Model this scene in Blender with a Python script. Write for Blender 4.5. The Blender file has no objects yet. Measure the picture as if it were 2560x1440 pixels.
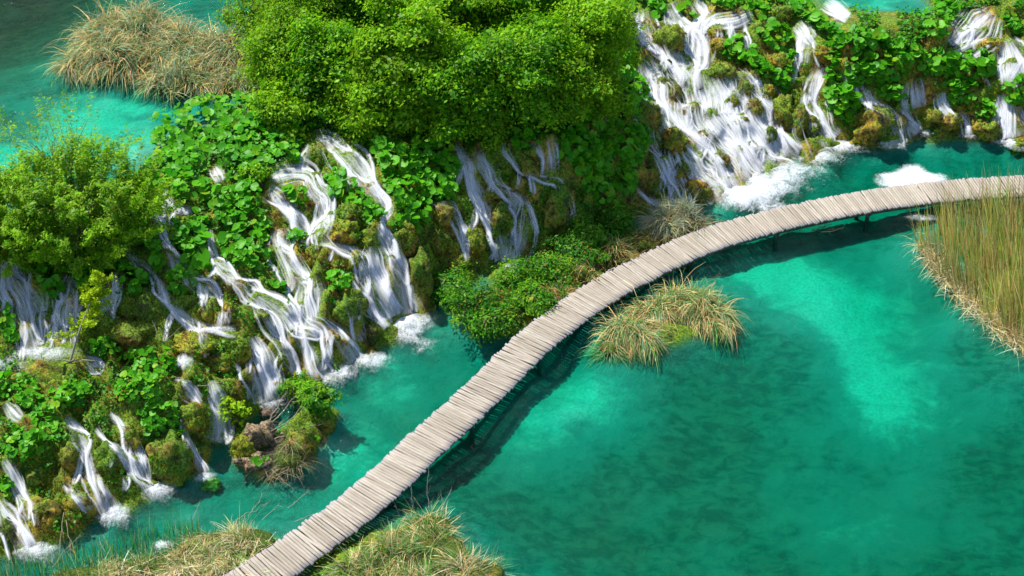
import bpy, bmesh, math, random
import numpy as np
from mathutils import Vector, Matrix, noise as mnoise

rng = np.random.default_rng(7)
random.seed(7)
sc = bpy.context.scene
COL = sc.collection

# ------------------------------------------------------------------ camera, sky, sun, exposure
PITCH = math.radians(38.0)
TANH = math.tan(math.radians(38.0) / 2)
CAM_H = 34.0
CAM = np.array([0.0, -CAM_H / math.tan(PITCH), CAM_H])
cam = bpy.data.cameras.new('camera')
cam.angle = math.radians(38.0)
cam.clip_end = 1000
camo = bpy.data.objects.new('camera', cam)
COL.objects.link(camo)
camo.location = CAM
camo.rotation_euler = (math.pi / 2 - PITCH, 0, 0)
sc.camera = camo

SUN_EL = math.radians(61)
SUN_TO = Vector((-0.84, 0.54, 0)).normalized() * math.cos(SUN_EL) + Vector((0, 0, math.sin(SUN_EL)))
world = bpy.data.worlds.new('World')
sc.world = world
world.use_nodes = True
wn = world.node_tree
sky = wn.nodes.new('ShaderNodeTexSky')
sky.sky_type = 'NISHITA'
sky.sun_disc = False
sky.sun_elevation = SUN_EL
sky.sun_rotation = math.atan2(SUN_TO.x, SUN_TO.y)
bg = wn.nodes['Background']
bg.inputs['Strength'].default_value = 0.14
wn.links.new(sky.outputs[0], bg.inputs['Color'])
sun = bpy.data.lights.new('sun', 'SUN')
sun.energy = 5.0
sun.angle = math.radians(0.6)
sun.color = (1.0, 0.95, 0.86)
suno = bpy.data.objects.new('sun', sun)
COL.objects.link(suno)
suno.location = (-20, 20, 60)
suno.rotation_euler = (-SUN_TO).to_track_quat('-Z', 'Y').to_euler()
vs = sc.view_settings
vs.view_transform = 'Standard'
vs.look = 'None'
vs.gamma = 1
vs.use_curve_mapping = False
vs.exposure = 0.63
sc.cycles.transparent_max_bounces = 32
sc.cycles.max_bounces = 6
sc.cycles.diffuse_bounces = 3
sc.cycles.glossy_bounces = 2
sc.cycles.transmission_bounces = 4
sc.cycles.volume_bounces = 0
sc.cycles.caustics_reflective = False
sc.cycles.caustics_refractive = False
sc.cycles.sample_clamp_indirect = 4

# ------------------------------------------------------------------ maths helpers
H_UP = 3.8      # height of the tufa lip above the lower lake
Z_UP = 3.68     # water level of the upper lake


def rays(px, py):
    px = np.asarray(px, float); py = np.asarray(py, float)
    u = (px - 1280) / 1280 * TANH
    v = (720 - py) / 1280 * TANH
    cp, sp = math.cos(PITCH), math.sin(PITCH)
    return np.stack([u, cp + v * sp, -sp + v * cp], -1)


def W(px, py, z):
    d = rays(px, py)
    k = (np.asarray(z, float) - CAM_H) / d[..., 2]
    return CAM + d * k[..., None]


def mpp(p):
    """metres per photograph pixel at world point p"""
    p = np.asarray(p, float)
    fwd = np.array([0, math.cos(PITCH), -math.sin(PITCH)])
    return float((p - CAM) @ fwd) * TANH / 1280


def proj(p):
    """world points -> photograph pixels"""
    q = np.asarray(p, float) - CAM
    cp_, sp_ = math.cos(PITCH), math.sin(PITCH)
    dz = q[..., 1] * cp_ - q[..., 2] * sp_
    return 1280 + q[..., 0] / dz * 1280 / TANH, 720 - (q[..., 1] * sp_ + q[..., 2] * cp_) / dz * 1280 / TANH


def _hash(ix, iy, seed):
    h = (ix.astype(np.int64) * 374761393 + iy.astype(np.int64) * 668265263 + seed * 982451653) & 0xffffffff
    h = ((h ^ (h >> 13)) * 1274126177) & 0xffffffff
    return ((h ^ (h >> 16)) & 0xffff) / 65535.0


def vnoise(x, y, seed=0):
    ix = np.floor(x); iy = np.floor(y)
    fx = x - ix; fy = y - iy
    fx = fx * fx * fx * (fx * (fx * 6 - 15) + 10); fy = fy * fy * fy * (fy * (fy * 6 - 15) + 10)
    ix = ix.astype(np.int64); iy = iy.astype(np.int64)
    a = _hash(ix, iy, seed); b = _hash(ix + 1, iy, seed)
    c = _hash(ix, iy + 1, seed); d = _hash(ix + 1, iy + 1, seed)
    return (a + (b - a) * fx) * (1 - fy) + (c + (d - c) * fx) * fy


def fbm(x, y, seed=0, octv=4):
    s = 0; a = .5; t = 0
    for i in range(octv):
        s = s + a * vnoise(x * 2 ** i + 17.3 * i, y * 2 ** i - 9.1 * i, seed + i); t += a; a *= .5
    return s / t


def sstep(a, b, x):
    t = np.clip((x - a) / (b - a), 0, 1)
    return t * t * (3 - 2 * t)


def catmull(P, step):
    """resample control rows (px,py,...) evenly, about `step` px apart"""
    P = np.asarray(P, float)
    Q = np.vstack([2 * P[0] - P[1], P, 2 * P[-1] - P[-2]])
    out = []
    for i in range(1, len(Q) - 2):
        n = max(2, int(math.ceil(np.hypot(*(Q[i + 1] - Q[i])[:2]) / step)))
        for k in range(n):
            t = k / n
            out.append(.5 * (2 * Q[i] + (Q[i + 1] - Q[i - 1]) * t + (2 * Q[i - 1] - 5 * Q[i] + 4 * Q[i + 1] - Q[i + 2]) * t * t
                             + (-Q[i - 1] + 3 * Q[i] - 3 * Q[i + 1] + Q[i + 2]) * t ** 3))
    out.append(P[-1])
    return np.array(out)


# ------------------------------------------------------------------ mesh / object helpers
def npmesh(name, V, faces, mat=None, uvs=None, cols=None, smooth=False):
    """V (n,3); faces: list of int arrays, each (m,k) with one k"""
    me = bpy.data.meshes.new(name)
    V = np.ascontiguousarray(V, np.float32)
    if not isinstance(faces, (list, tuple)):
        faces = [faces]
    faces = [np.asarray(f, np.int32) for f in faces if len(f)]
    loops = np.concatenate([f.ravel() for f in faces])
    tot = np.concatenate([np.full(len(f), f.shape[1], np.int32) for f in faces])
    start = np.concatenate([[0], np.cumsum(tot)[:-1]]).astype(np.int32)
    me.vertices.add(len(V)); me.vertices.foreach_set('co', V.ravel())
    me.loops.add(len(loops)); me.loops.foreach_set('vertex_index', loops)
    me.polygons.add(len(tot)); me.polygons.foreach_set('loop_start', start); me.polygons.foreach_set('loop_total', tot)
    if smooth:
        me.polygons.foreach_set('use_smooth', np.ones(len(tot), bool))
    me.update(calc_edges=True)
    for nm, uv in (uvs or {}).items():
        l = me.uv_layers.new(name=nm)
        l.data.foreach_set('uv', np.ascontiguousarray(np.asarray(uv, np.float32)[loops]).ravel())
    for nm, c in (cols or {}).items():
        a = me.color_attributes.new(nm, 'FLOAT_COLOR', 'POINT')
        c = np.asarray(c, np.float32)
        if c.ndim == 1:
            c = np.stack([c, c, c], -1)
        c4 = np.ones((len(V), 4), np.float32); c4[:, :3] = c
        a.data.foreach_set('color', c4.ravel())
    if mat:
        me.materials.append(mat)
    return me


def link(name, me, parent=None, loc=None, **props):
    o = bpy.data.objects.new(name, me)
    COL.objects.link(o)
    if parent is not None:
        o.parent = parent
    if loc is not None:
        o.location = loc
    for k, v in props.items():
        o[k] = v
    return o


def thing(name, label, cat, loc, group=None):
    o = link(name, None, loc=tuple(float(c) for c in loc), label=label, category=cat)
    if group:
        o['group'] = group
    return o


class Acc:
    """collects verts / faces / colours / uvs of many small pieces"""
    def __init__(s): s.V = []; s.F = {}; s.C = []; s.n = 0
    def add(s, V, F, C=None):
        V = np.asarray(V, float).reshape(-1, 3); F = np.asarray(F, int)
        s.V.append(V); s.F.setdefault(F.shape[1], []).append(F + s.n); s.n += len(V)
        if C is not None:
            C = np.asarray(C, float)
            s.C.append(np.broadcast_to(C, V.shape) if C.ndim == 1 else C)
    def mesh(s, name, mat, origin=(0, 0, 0), smooth=False):
        V = np.concatenate(s.V) - np.asarray(origin, float)
        return npmesh(name, V, [np.concatenate(f) for f in s.F.values()], mat,
                      cols={'col': np.concatenate(s.C)} if s.C else None, smooth=smooth)


def unit(v):
    v = np.asarray(v, float)
    return v / np.maximum(np.linalg.norm(v, axis=-1, keepdims=True), 1e-9)


def tube(acc, pts, r, col, n=5):
    pts = np.asarray(pts, float); r = np.asarray(r, float)
    t = unit(np.gradient(pts, axis=0))
    a = unit(np.cross(t, np.array([.31, .2, .93]))); b = np.cross(t, a)
    ang = np.arange(n) / n * 2 * math.pi
    ring = pts[:, None] + r[:, None, None] * (np.cos(ang)[None, :, None] * a[:, None] + np.sin(ang)[None, :, None] * b[:, None])
    i = np.arange(len(pts) - 1)[:, None] * n; j = np.arange(n)[None]; j2 = (j + 1) % n
    F = np.stack([i + j, i + j2, i + n + j2, i + n + j], -1).reshape(-1, 4)
    acc.add(ring.reshape(-1, 3), F, col)


# ------------------------------------------------------------------ materials
def mat_new(name):
    m = bpy.data.materials.new(name)
    m.use_nodes = True
    nt = m.node_tree
    for n in list(nt.nodes):
        nt.nodes.remove(n)
    out = nt.nodes.new('ShaderNodeOutputMaterial')
    return m, nt, out


class NT:
    """tiny node-graph writer"""
    def __init__(s, nt): s.nt = nt
    def n(s, t, **kw):
        nd = s.nt.nodes.new(t)
        for k, v in kw.items():
            setattr(nd, k, v)
        return nd
    def l(s, a, b): s.nt.links.new(a, b)
    def val(s, sock, v):
        if hasattr(v, 'is_output'): s.l(v, sock)
        else: sock.default_value = v
    def math(s, op, a, b=0.0, c=None, clamp=False):
        nd = s.n('ShaderNodeMath', operation=op, use_clamp=clamp)
        s.val(nd.inputs[0], a); s.val(nd.inputs[1], b)
        if c is not None: s.val(nd.inputs[2], c)
        return nd.outputs[0]
    def noise(s, vec, scale, detail=4, rough=.55, dist=0.0):
        nd = s.n('ShaderNodeTexNoise')
        if vec is not None: s.l(vec, nd.inputs['Vector'])
        nd.inputs['Scale'].default_value = scale; nd.inputs['Detail'].default_value = detail
        nd.inputs['Roughness'].default_value = rough; nd.inputs['Distortion'].default_value = dist
        return nd.outputs['Fac']
    def ramp(s, fac, lo, hi, a=0.0, b=1.0):
        nd = s.n('ShaderNodeMapRange', interpolation_type='SMOOTHSTEP')
        s.val(nd.inputs[0], fac); nd.inputs[1].default_value = lo; nd.inputs[2].default_value = hi
        nd.inputs[3].default_value = a; nd.inputs[4].default_value = b
        return nd.outputs[0]
    def mix(s, f, a, b, mode='MIX'):
        nd = s.n('ShaderNodeMix', data_type='RGBA', blend_type=mode)
        s.val(nd.inputs[0], f)
        for sock, v in ((nd.inputs[6], a), (nd.inputs[7], b)):
            if hasattr(v, 'is_output'): s.l(v, sock)
            else: sock.default_value = (*v, 1) if len(v) == 3 else v
        return nd.outputs[2]
    def attr(s, name, out='Color'):
        return s.n('ShaderNodeAttribute', attribute_name=name).outputs[out]
    def scalev(s, vec, sc_):
        nd = s.n('ShaderNodeVectorMath', operation='MULTIPLY'); s.l(vec, nd.inputs[0]); nd.inputs[1].default_value = sc_
        return nd.outputs[0]
    def bump(s, h, strength, dist=.05):
        nd = s.n('ShaderNodeBump'); nd.inputs['Strength'].default_value = strength; nd.inputs['Distance'].default_value = dist
        s.l(h, nd.inputs['Height']); return nd.outputs[0]
    def principled(s, color, rough=.8, spec=.3, normal=None):
        nd = s.n('ShaderNodeBsdfPrincipled')
        s.val(nd.inputs['Base Color'], color if hasattr(color, 'is_output') else (*color, 1))
        s.val(nd.inputs['Roughness'], rough); nd.inputs['Specular IOR Level'].default_value = spec
        if normal is not None: s.l(normal, nd.inputs['Normal'])
        return nd.outputs[0]


def leaf_material(name, attr=True, base=(.05, .2, .01), var=(.12, .3, .015), trans=.35, gloss=.012, objrand=False):
    m, nt, out = mat_new(name); g = NT(nt)
    if attr:
        c = g.attr('col')
    else:
        r = g.n('ShaderNodeObjectInfo').outputs['Random']
        c = g.mix(r, base, var)
        c = g.mix(g.ramp(g.math('FRACT', g.math('MULTIPLY', r, 17.3)), .86, .97, 0, .7), c, (.26, .42, .015))
    tc = g.n('ShaderNodeTexCoord').outputs['Object']
    c = g.mix(g.ramp(g.noise(tc, 9, 2), .3, .7, 0, .22), c, (.02, .09, .006))
    d = g.n('ShaderNodeBsdfDiffuse'); g.l(c, d.inputs[0])
    t = g.n('ShaderNodeBsdfTranslucent')
    tcx = g.mix(1.0, c, (1.15, 1.1, .55), 'MULTIPLY'); g.l(tcx, t.inputs[0])
    mx = g.n('ShaderNodeMixShader'); mx.inputs[0].default_value = trans
    g.l(d.outputs[0], mx.inputs[1]); g.l(t.outputs[0], mx.inputs[2])
    gl = g.n('ShaderNodeBsdfGlossy'); gl.inputs['Roughness'].default_value = .42; gl.inputs[0].default_value = (.8, .9, .8, 1)
    m2 = g.n('ShaderNodeMixShader'); m2.inputs[0].default_value = gloss; g.l(mx.outputs[0], m2.inputs[1]); g.l(gl.outputs[0], m2.inputs[2])
    g.l(m2.outputs[0], out.inputs[0])
    return m


M_LEAF = leaf_material('butterbur leaf', attr=False, base=(.035, .25, .004), var=(.13, .46, .010), trans=.4)
M_LEAFC = leaf_material('leaf mass', trans=.4)
M_CROWN = leaf_material('shrub foliage', trans=.5, gloss=.008)


def blade_material():
    m, nt, out = mat_new('grass blades'); g = NT(nt)
    c = g.attr('col')
    d = g.n('ShaderNodeBsdfDiffuse'); g.l(c, d.inputs[0])
    t = g.n('ShaderNodeBsdfTranslucent'); g.l(c, t.inputs[0])
    mx = g.n('ShaderNodeMixShader'); mx.inputs[0].default_value = .25
    g.l(d.outputs[0], mx.inputs[1]); g.l(t.outputs[0], mx.inputs[2]); g.l(mx.outputs[0], out.inputs[0])
    return m


M_BLADE = blade_material()


def rock_colors(g, pos, nz, moss=True):
    """tufa: golden travertine, dark wet stone, olive and green moss"""
    big = g.noise(pos, .9, 5, .6); mid = g.noise(pos, 3.2, 6, .65); fine = g.noise(pos, 14, 4, .6)
    c = g.mix(g.ramp(mid, .35, .62), (.035, .022, .006), (.40, .27, .025))
    c = g.mix(g.ramp(fine, .5, .75, 0, .55), c, (.52, .40, .12))
    mossc = g.mix(g.ramp(fine, .35, .65), (.022, .075, .004), (.17, .26, .010))
    mo = g.math('ADD', g.math('MULTIPLY', big, 1.0), g.math('MULTIPLY', mid, .55))
    mo = g.math('ADD', mo, g.math('MULTIPLY', nz, .10))
    f = g.ramp(mo, .70, .88)
    if moss:
        c = g.mix(f, c, mossc)
    else:
        c = g.mix(g.ramp(big, .30, .5), c, g.mix(g.ramp(fine, .35, .7), (.08, .062, .045), (.36, .30, .23)))
    dark = g.noise(pos, 1.7, 4, .6)
    c = g.mix(g.ramp(dark, .53, .69, 0, .75), c, (.022, .02, .008))  # crevice shade painted into the colour as random dark patches
    h = g.math('ADD', g.math('MULTIPLY', mid, 1.0), g.math('MULTIPLY', fine, .45))
    return c, h


def terrain_material():
    m, nt, out = mat_new('tufa terrain'); g = NT(nt)
    geo = g.n('ShaderNodeNewGeometry')
    pos = geo.outputs['Position']
    sep = g.n('ShaderNodeSeparateXYZ'); g.l(geo.outputs['Normal'], sep.inputs[0])
    c, h = rock_colors(g, pos, sep.outputs[2])
    # lake bed: pale marl, green and dark weed
    bed = g.attr('bed', 'Fac'); sand = g.attr('sand', 'Fac')
    n1 = g.noise(pos, .55, 6, .62, .6); n2 = g.noise(g.scalev(pos, (.75, 1.25, 1)), 2.3, 5, .62, .6); n3 = g.noise(pos, 9, 3, .6)
    s = g.math('ADD', sand, g.math('MULTIPLY', g.math('SUBTRACT', n1, .5), 1.0))
    s = g.math('ADD', s, g.math('MULTIPLY', g.math('SUBTRACT', n2, .5), .30))
    weed = g.mix(g.ramp(n2, .38, .62), (.03, .10, .07), (.065, .155, .10))
    marl = g.mix(g.ramp(n3, .3, .7), (.28, .37, .25), (.40, .48, .33))
    midc = (.10, .20, .145)
    bc = g.mix(g.ramp(s, .12, .5), weed, midc)
    bc = g.mix(g.ramp(s, .5, 1.0), bc, marl)
    bc = g.mix(g.ramp(n3, .6, .8, 0, .12), bc, (.03, .07, .03))
    c = g.mix(bed, c, bc)
    p = g.principled(c, .85, .25, g.bump(h, .9, .12))
    g.l(p, out.inputs[0])
    return m


def rock_material(name='mossy tufa', moss=True):
    m, nt, out = mat_new(name); g = NT(nt)
    geo = g.n('ShaderNodeNewGeometry'); pos = geo.outputs['Position']
    sep = g.n('ShaderNodeSeparateXYZ'); g.l(geo.outputs['Normal'], sep.inputs[0])
    c, h = rock_colors(g, pos, sep.outputs[2], moss)
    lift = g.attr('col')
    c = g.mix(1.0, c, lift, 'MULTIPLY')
    p = g.principled(c, .8, .3, g.bump(h, 1.0, .10))
    g.l(p, out.inputs[0])
    return m


M_TERRAIN = terrain_material()
M_ROCK = rock_material()
M_TUFA = rock_material('bare tufa', False)


def wood_material(name, a, b, dark):
    m, nt, out = mat_new(name); g = NT(nt)
    tc = g.n('ShaderNodeTexCoord').outputs['Object']
    sep = g.n('ShaderNodeSeparateXYZ'); g.l(g.attr('board'), sep.inputs[0])
    oi = g.math('ADD', g.math('MULTIPLY', g.n('ShaderNodeObjectInfo').outputs['Random'], g.math('SUBTRACT', 1.0, sep.outputs[2])), g.math('MULTIPLY', sep.outputs[1], sep.outputs[2]))
    off = g.n('ShaderNodeVectorMath', operation='ADD')
    cmb = g.n('ShaderNodeCombineXYZ'); g.l(g.math('MULTIPLY', oi, 37.0), cmb.inputs[2])
    g.l(tc, off.inputs[0]); g.l(cmb.outputs[0], off.inputs[1])
    grain = g.noise(g.scalev(off.outputs[0], (2.2, 26, 9)), 1.6, 5, .6, .3)
    blot = g.noise(off.outputs[0], 2.0, 3, .6)
    c = g.mix(oi, a, b)
    c = g.mix(g.ramp(g.noise(cmb.outputs[0], 1.3, 1), .55, .7, 0, .45), c, dark)
    c = g.mix(g.ramp(grain, .42, .72, 0, .6), c, dark)
    c = g.mix(g.ramp(blot, .5, .8, 0, .4), c, (.30, .27, .25))
    # grey weathered plank ends
    e = g.ramp(sep.outputs[0], .50, .74, 0, .6)
    c = g.mix(e, c, (.30, .29, .33))
    p = g.principled(c, .85, .2, g.bump(grain, .4, .02))
    g.l(p, out.inputs[0])
    return m


M_PLANK = wood_material('weathered plank', (.28, .25, .20), (.41, .37, .31), (.22, .16, .12))
M_BEAM = wood_material('wet beam', (.10, .075, .05), (.14, .10, .07), (.04, .03, .02))


def water_material(name, cvol, dens, rip):
    m, nt, out = mat_new(name); g = NT(nt)
    geo = g.n('ShaderNodeNewGeometry'); pos = geo.outputs['Position']
    n1 = g.noise(g.scalev(pos, (1, 1.6, 1)), 1.8, 4, .6, .4); n2 = g.noise(g.scalev(pos, (1.0, 2.0, 1)), 6.5, 3, .65, .3)
    h = g.math('ADD', n1, g.math('MULTIPLY', n2, .5))
    bp = g.bump(h, rip, .12)
    tr = g.n('ShaderNodeBsdfTransparent'); tr.inputs[0].default_value = (.97, .99, .99, 1)
    gl = g.n('ShaderNodeBsdfGlossy'); gl.inputs['Roughness'].default_value = .06; g.l(bp, gl.inputs['Normal'])
    fr = g.n('ShaderNodeFresnel'); fr.inputs[0].default_value = 1.33; g.l(bp, fr.inputs['Normal'])
    mx = g.n('ShaderNodeMixShader'); g.l(g.math('MULTIPLY', fr.outputs[0], .25), mx.inputs[0])
    g.l(tr.outputs[0], mx.inputs[1]); g.l(gl.outputs[0], mx.inputs[2])
    g.l(mx.outputs[0], out.inputs['Surface'])
    va = g.n('ShaderNodeVolumeAbsorption'); va.inputs['Color'].default_value = (*cvol, 1); va.inputs['Density'].default_value = dens
    g.l(va.outputs[0], out.inputs['Volume'])
    return m


M_WATER = water_material('turquoise lake water', (.0, .925, .888), 2.8, .9)
M_WATER_UP = water_material('upper lake water', (.0, .92, .89), 2.2, .6)


def fall_material():
    """silky falling water: strands along the flow, clear between them"""
    m, nt, out = mat_new('falling water'); g = NT(nt)
    uv = g.n('ShaderNodeUVMap', uv_map='flow').outputs[0]
    su = g.n('ShaderNodeSeparateXYZ'); g.l(uv, su.inputs[0])
    warp = g.noise(g.scalev(uv, (1.2, 1.6, 1)), 1.0, 2)
    cx = g.n('ShaderNodeCombineXYZ')
    g.l(g.math('ADD', su.outputs[0], g.math('MULTIPLY', warp, .22)), cx.inputs[0]); g.l(su.outputs[1], cx.inputs[1])
    w = cx.outputs[0]
    s1 = g.noise(g.scalev(w, (8, .55, 1)), 1.0, 3, .6)
    s2 = g.noise(g.scalev(w, (30, .7, 1)), 1.0, 4, .65)
    s3 = g.noise(g.scalev(w, (2.0, 1.6, 1)), 1.0, 2, .5)
    edge = g.attr('edge', 'Fac'); dens = g.attr('dens', 'Fac')
    a = g.math('ADD', g.math('MULTIPLY', s1, .9), g.math('MULTIPLY', s2, .75))
    a = g.math('ADD', a, g.math('MULTIPLY', s3, .45))
    a = g.math('ADD', a, g.math('SUBTRACT', dens, .5))
    a = g.math('SUBTRACT', a, g.math('MULTIPLY', g.math('POWER', edge, 2.0), .7))
    al = g.ramp(a, .74, 1.6, 0, .66)
    thr = g.attr('thread', 'Fac')
    al = g.math('MAXIMUM', g.math('MULTIPLY', al, g.math('LESS_THAN', thr, .001)), thr)
    # aerated water scatters light from all sides: soften the normal towards straight up
    ge = g.n('ShaderNodeNewGeometry')
    vm = g.n('ShaderNodeVectorMath', operation='MULTIPLY_ADD'); g.l(ge.outputs['Normal'], vm.inputs[0]); vm.inputs[1].default_value = (.6, .6, .6); vm.inputs[2].default_value = (0, 0, .6)
    vn = g.n('ShaderNodeVectorMath', operation='NORMALIZE'); g.l(vm.outputs[0], vn.inputs[0])
    d = g.n('ShaderNodeBsdfDiffuse'); d.inputs[0].default_value = (.84, .87, .92, 1)
    g.l(vn.outputs[0], d.inputs['Normal'])
    t = g.n('ShaderNodeBsdfTranslucent'); t.inputs[0].default_value = (.84, .88, .93, 1)
    mx = g.n('ShaderNodeMixShader'); mx.inputs[0].default_value = .2
    g.l(d.outputs[0], mx.inputs[1]); g.l(t.outputs[0], mx.inputs[2])
    tr = g.n('ShaderNodeBsdfTransparent')
    m2 = g.n('ShaderNodeMixShader'); g.l(al, m2.inputs[0]); g.l(tr.outputs[0], m2.inputs[1]); g.l(mx.outputs[0], m2.inputs[2])
    g.l(m2.outputs[0], out.inputs[0])
    return m


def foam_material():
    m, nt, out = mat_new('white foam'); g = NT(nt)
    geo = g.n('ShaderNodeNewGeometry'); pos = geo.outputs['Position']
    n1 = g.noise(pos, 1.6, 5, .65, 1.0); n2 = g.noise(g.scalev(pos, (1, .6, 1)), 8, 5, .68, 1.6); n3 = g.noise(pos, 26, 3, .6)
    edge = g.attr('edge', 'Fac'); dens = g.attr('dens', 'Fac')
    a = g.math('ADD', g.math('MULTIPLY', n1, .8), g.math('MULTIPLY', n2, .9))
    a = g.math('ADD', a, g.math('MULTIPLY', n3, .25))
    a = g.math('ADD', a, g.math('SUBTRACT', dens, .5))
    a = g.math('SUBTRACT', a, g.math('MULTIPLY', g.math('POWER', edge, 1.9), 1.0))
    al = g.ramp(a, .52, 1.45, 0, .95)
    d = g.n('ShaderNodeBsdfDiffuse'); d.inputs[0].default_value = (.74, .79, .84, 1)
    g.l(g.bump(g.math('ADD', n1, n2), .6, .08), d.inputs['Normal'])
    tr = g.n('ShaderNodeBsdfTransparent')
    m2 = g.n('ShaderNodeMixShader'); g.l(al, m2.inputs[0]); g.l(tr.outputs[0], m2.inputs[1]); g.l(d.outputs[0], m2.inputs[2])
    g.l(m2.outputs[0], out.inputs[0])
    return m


M_FALL = fall_material()
M_FOAM = foam_material()


def bark_material():
    m, nt, out = mat_new('bark'); g = NT(nt)
    tc = g.n('ShaderNodeTexCoord').outputs['Object']
    n = g.noise(g.scalev(tc, (12, 12, 3)), 1.5, 4)
    c = g.mix(n, g.attr('col'), (.08, .06, .04))
    g.l(g.principled(c, .9, .2, g.bump(n, .5, .02)), out.inputs[0])
    return m


M_BARK = bark_material()

# ------------------------------------------------------------------ terrain: heights fixed by where shores, lips and ledges stand
BASE = [(-300, 1440), (-60, 1392), (60, 1372), (180, 1335), (290, 1288), (400, 1215), (500, 1180), (545, 1110), (620, 1045), (700, 1005), (800, 968),
        (870, 915), (940, 870), (1030, 815), (1080, 770), (1120, 715), (1200, 685), (1290, 655), (1400, 610), (1490, 575), (1560, 540), (1640, 510),
        (1720, 505), (1800, 490), (1880, 455), (1960, 412), (2060, 385), (2160, 368), (2280, 348), (2400, 342), (2500, 345), (2700, 330), (2950, 320)]
CREST = [(-300, 640), (0, 622), (120, 628), (240, 605), (340, 555), (440, 495), (540, 425), (660, 412), (780, 345), (900, 345), (1020, 340), (1140, 340),
         (1260, 335), (1380, 335), (1480, 290), (1530, 200), (1545, 90), (1580, 20), (1660, -15), (1760, -25), (1900, 0), (2020, 45), (2130, 105), (2260, 90),
         (2360, 60), (2460, 15), (2620, -25), (2950, -50)]
ctrl = []
def cp(px, py, z):
    if z < -.1: z = -.1 + (z + .1) * .5
    elif 2.4 < z < 3.4 and py < 560 and (px < 640 or (px > 2100 and py < 60)): z = Z_UP - (Z_UP - z) * .6
    ctrl.append((*W(px, py, z)[:2], z))
for x, y in BASE:
    cp(x, y, 0.0)
for i, (x, y) in enumerate(BASE):
    if not (1080 < x < 1640):
        cp(x + 30, y + 50, -.75)
        if i % 2 == 0: cp(x + 90, y + 130, -1.25)
for x, y in CREST:
    cp(x, y, H_UP)
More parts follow.
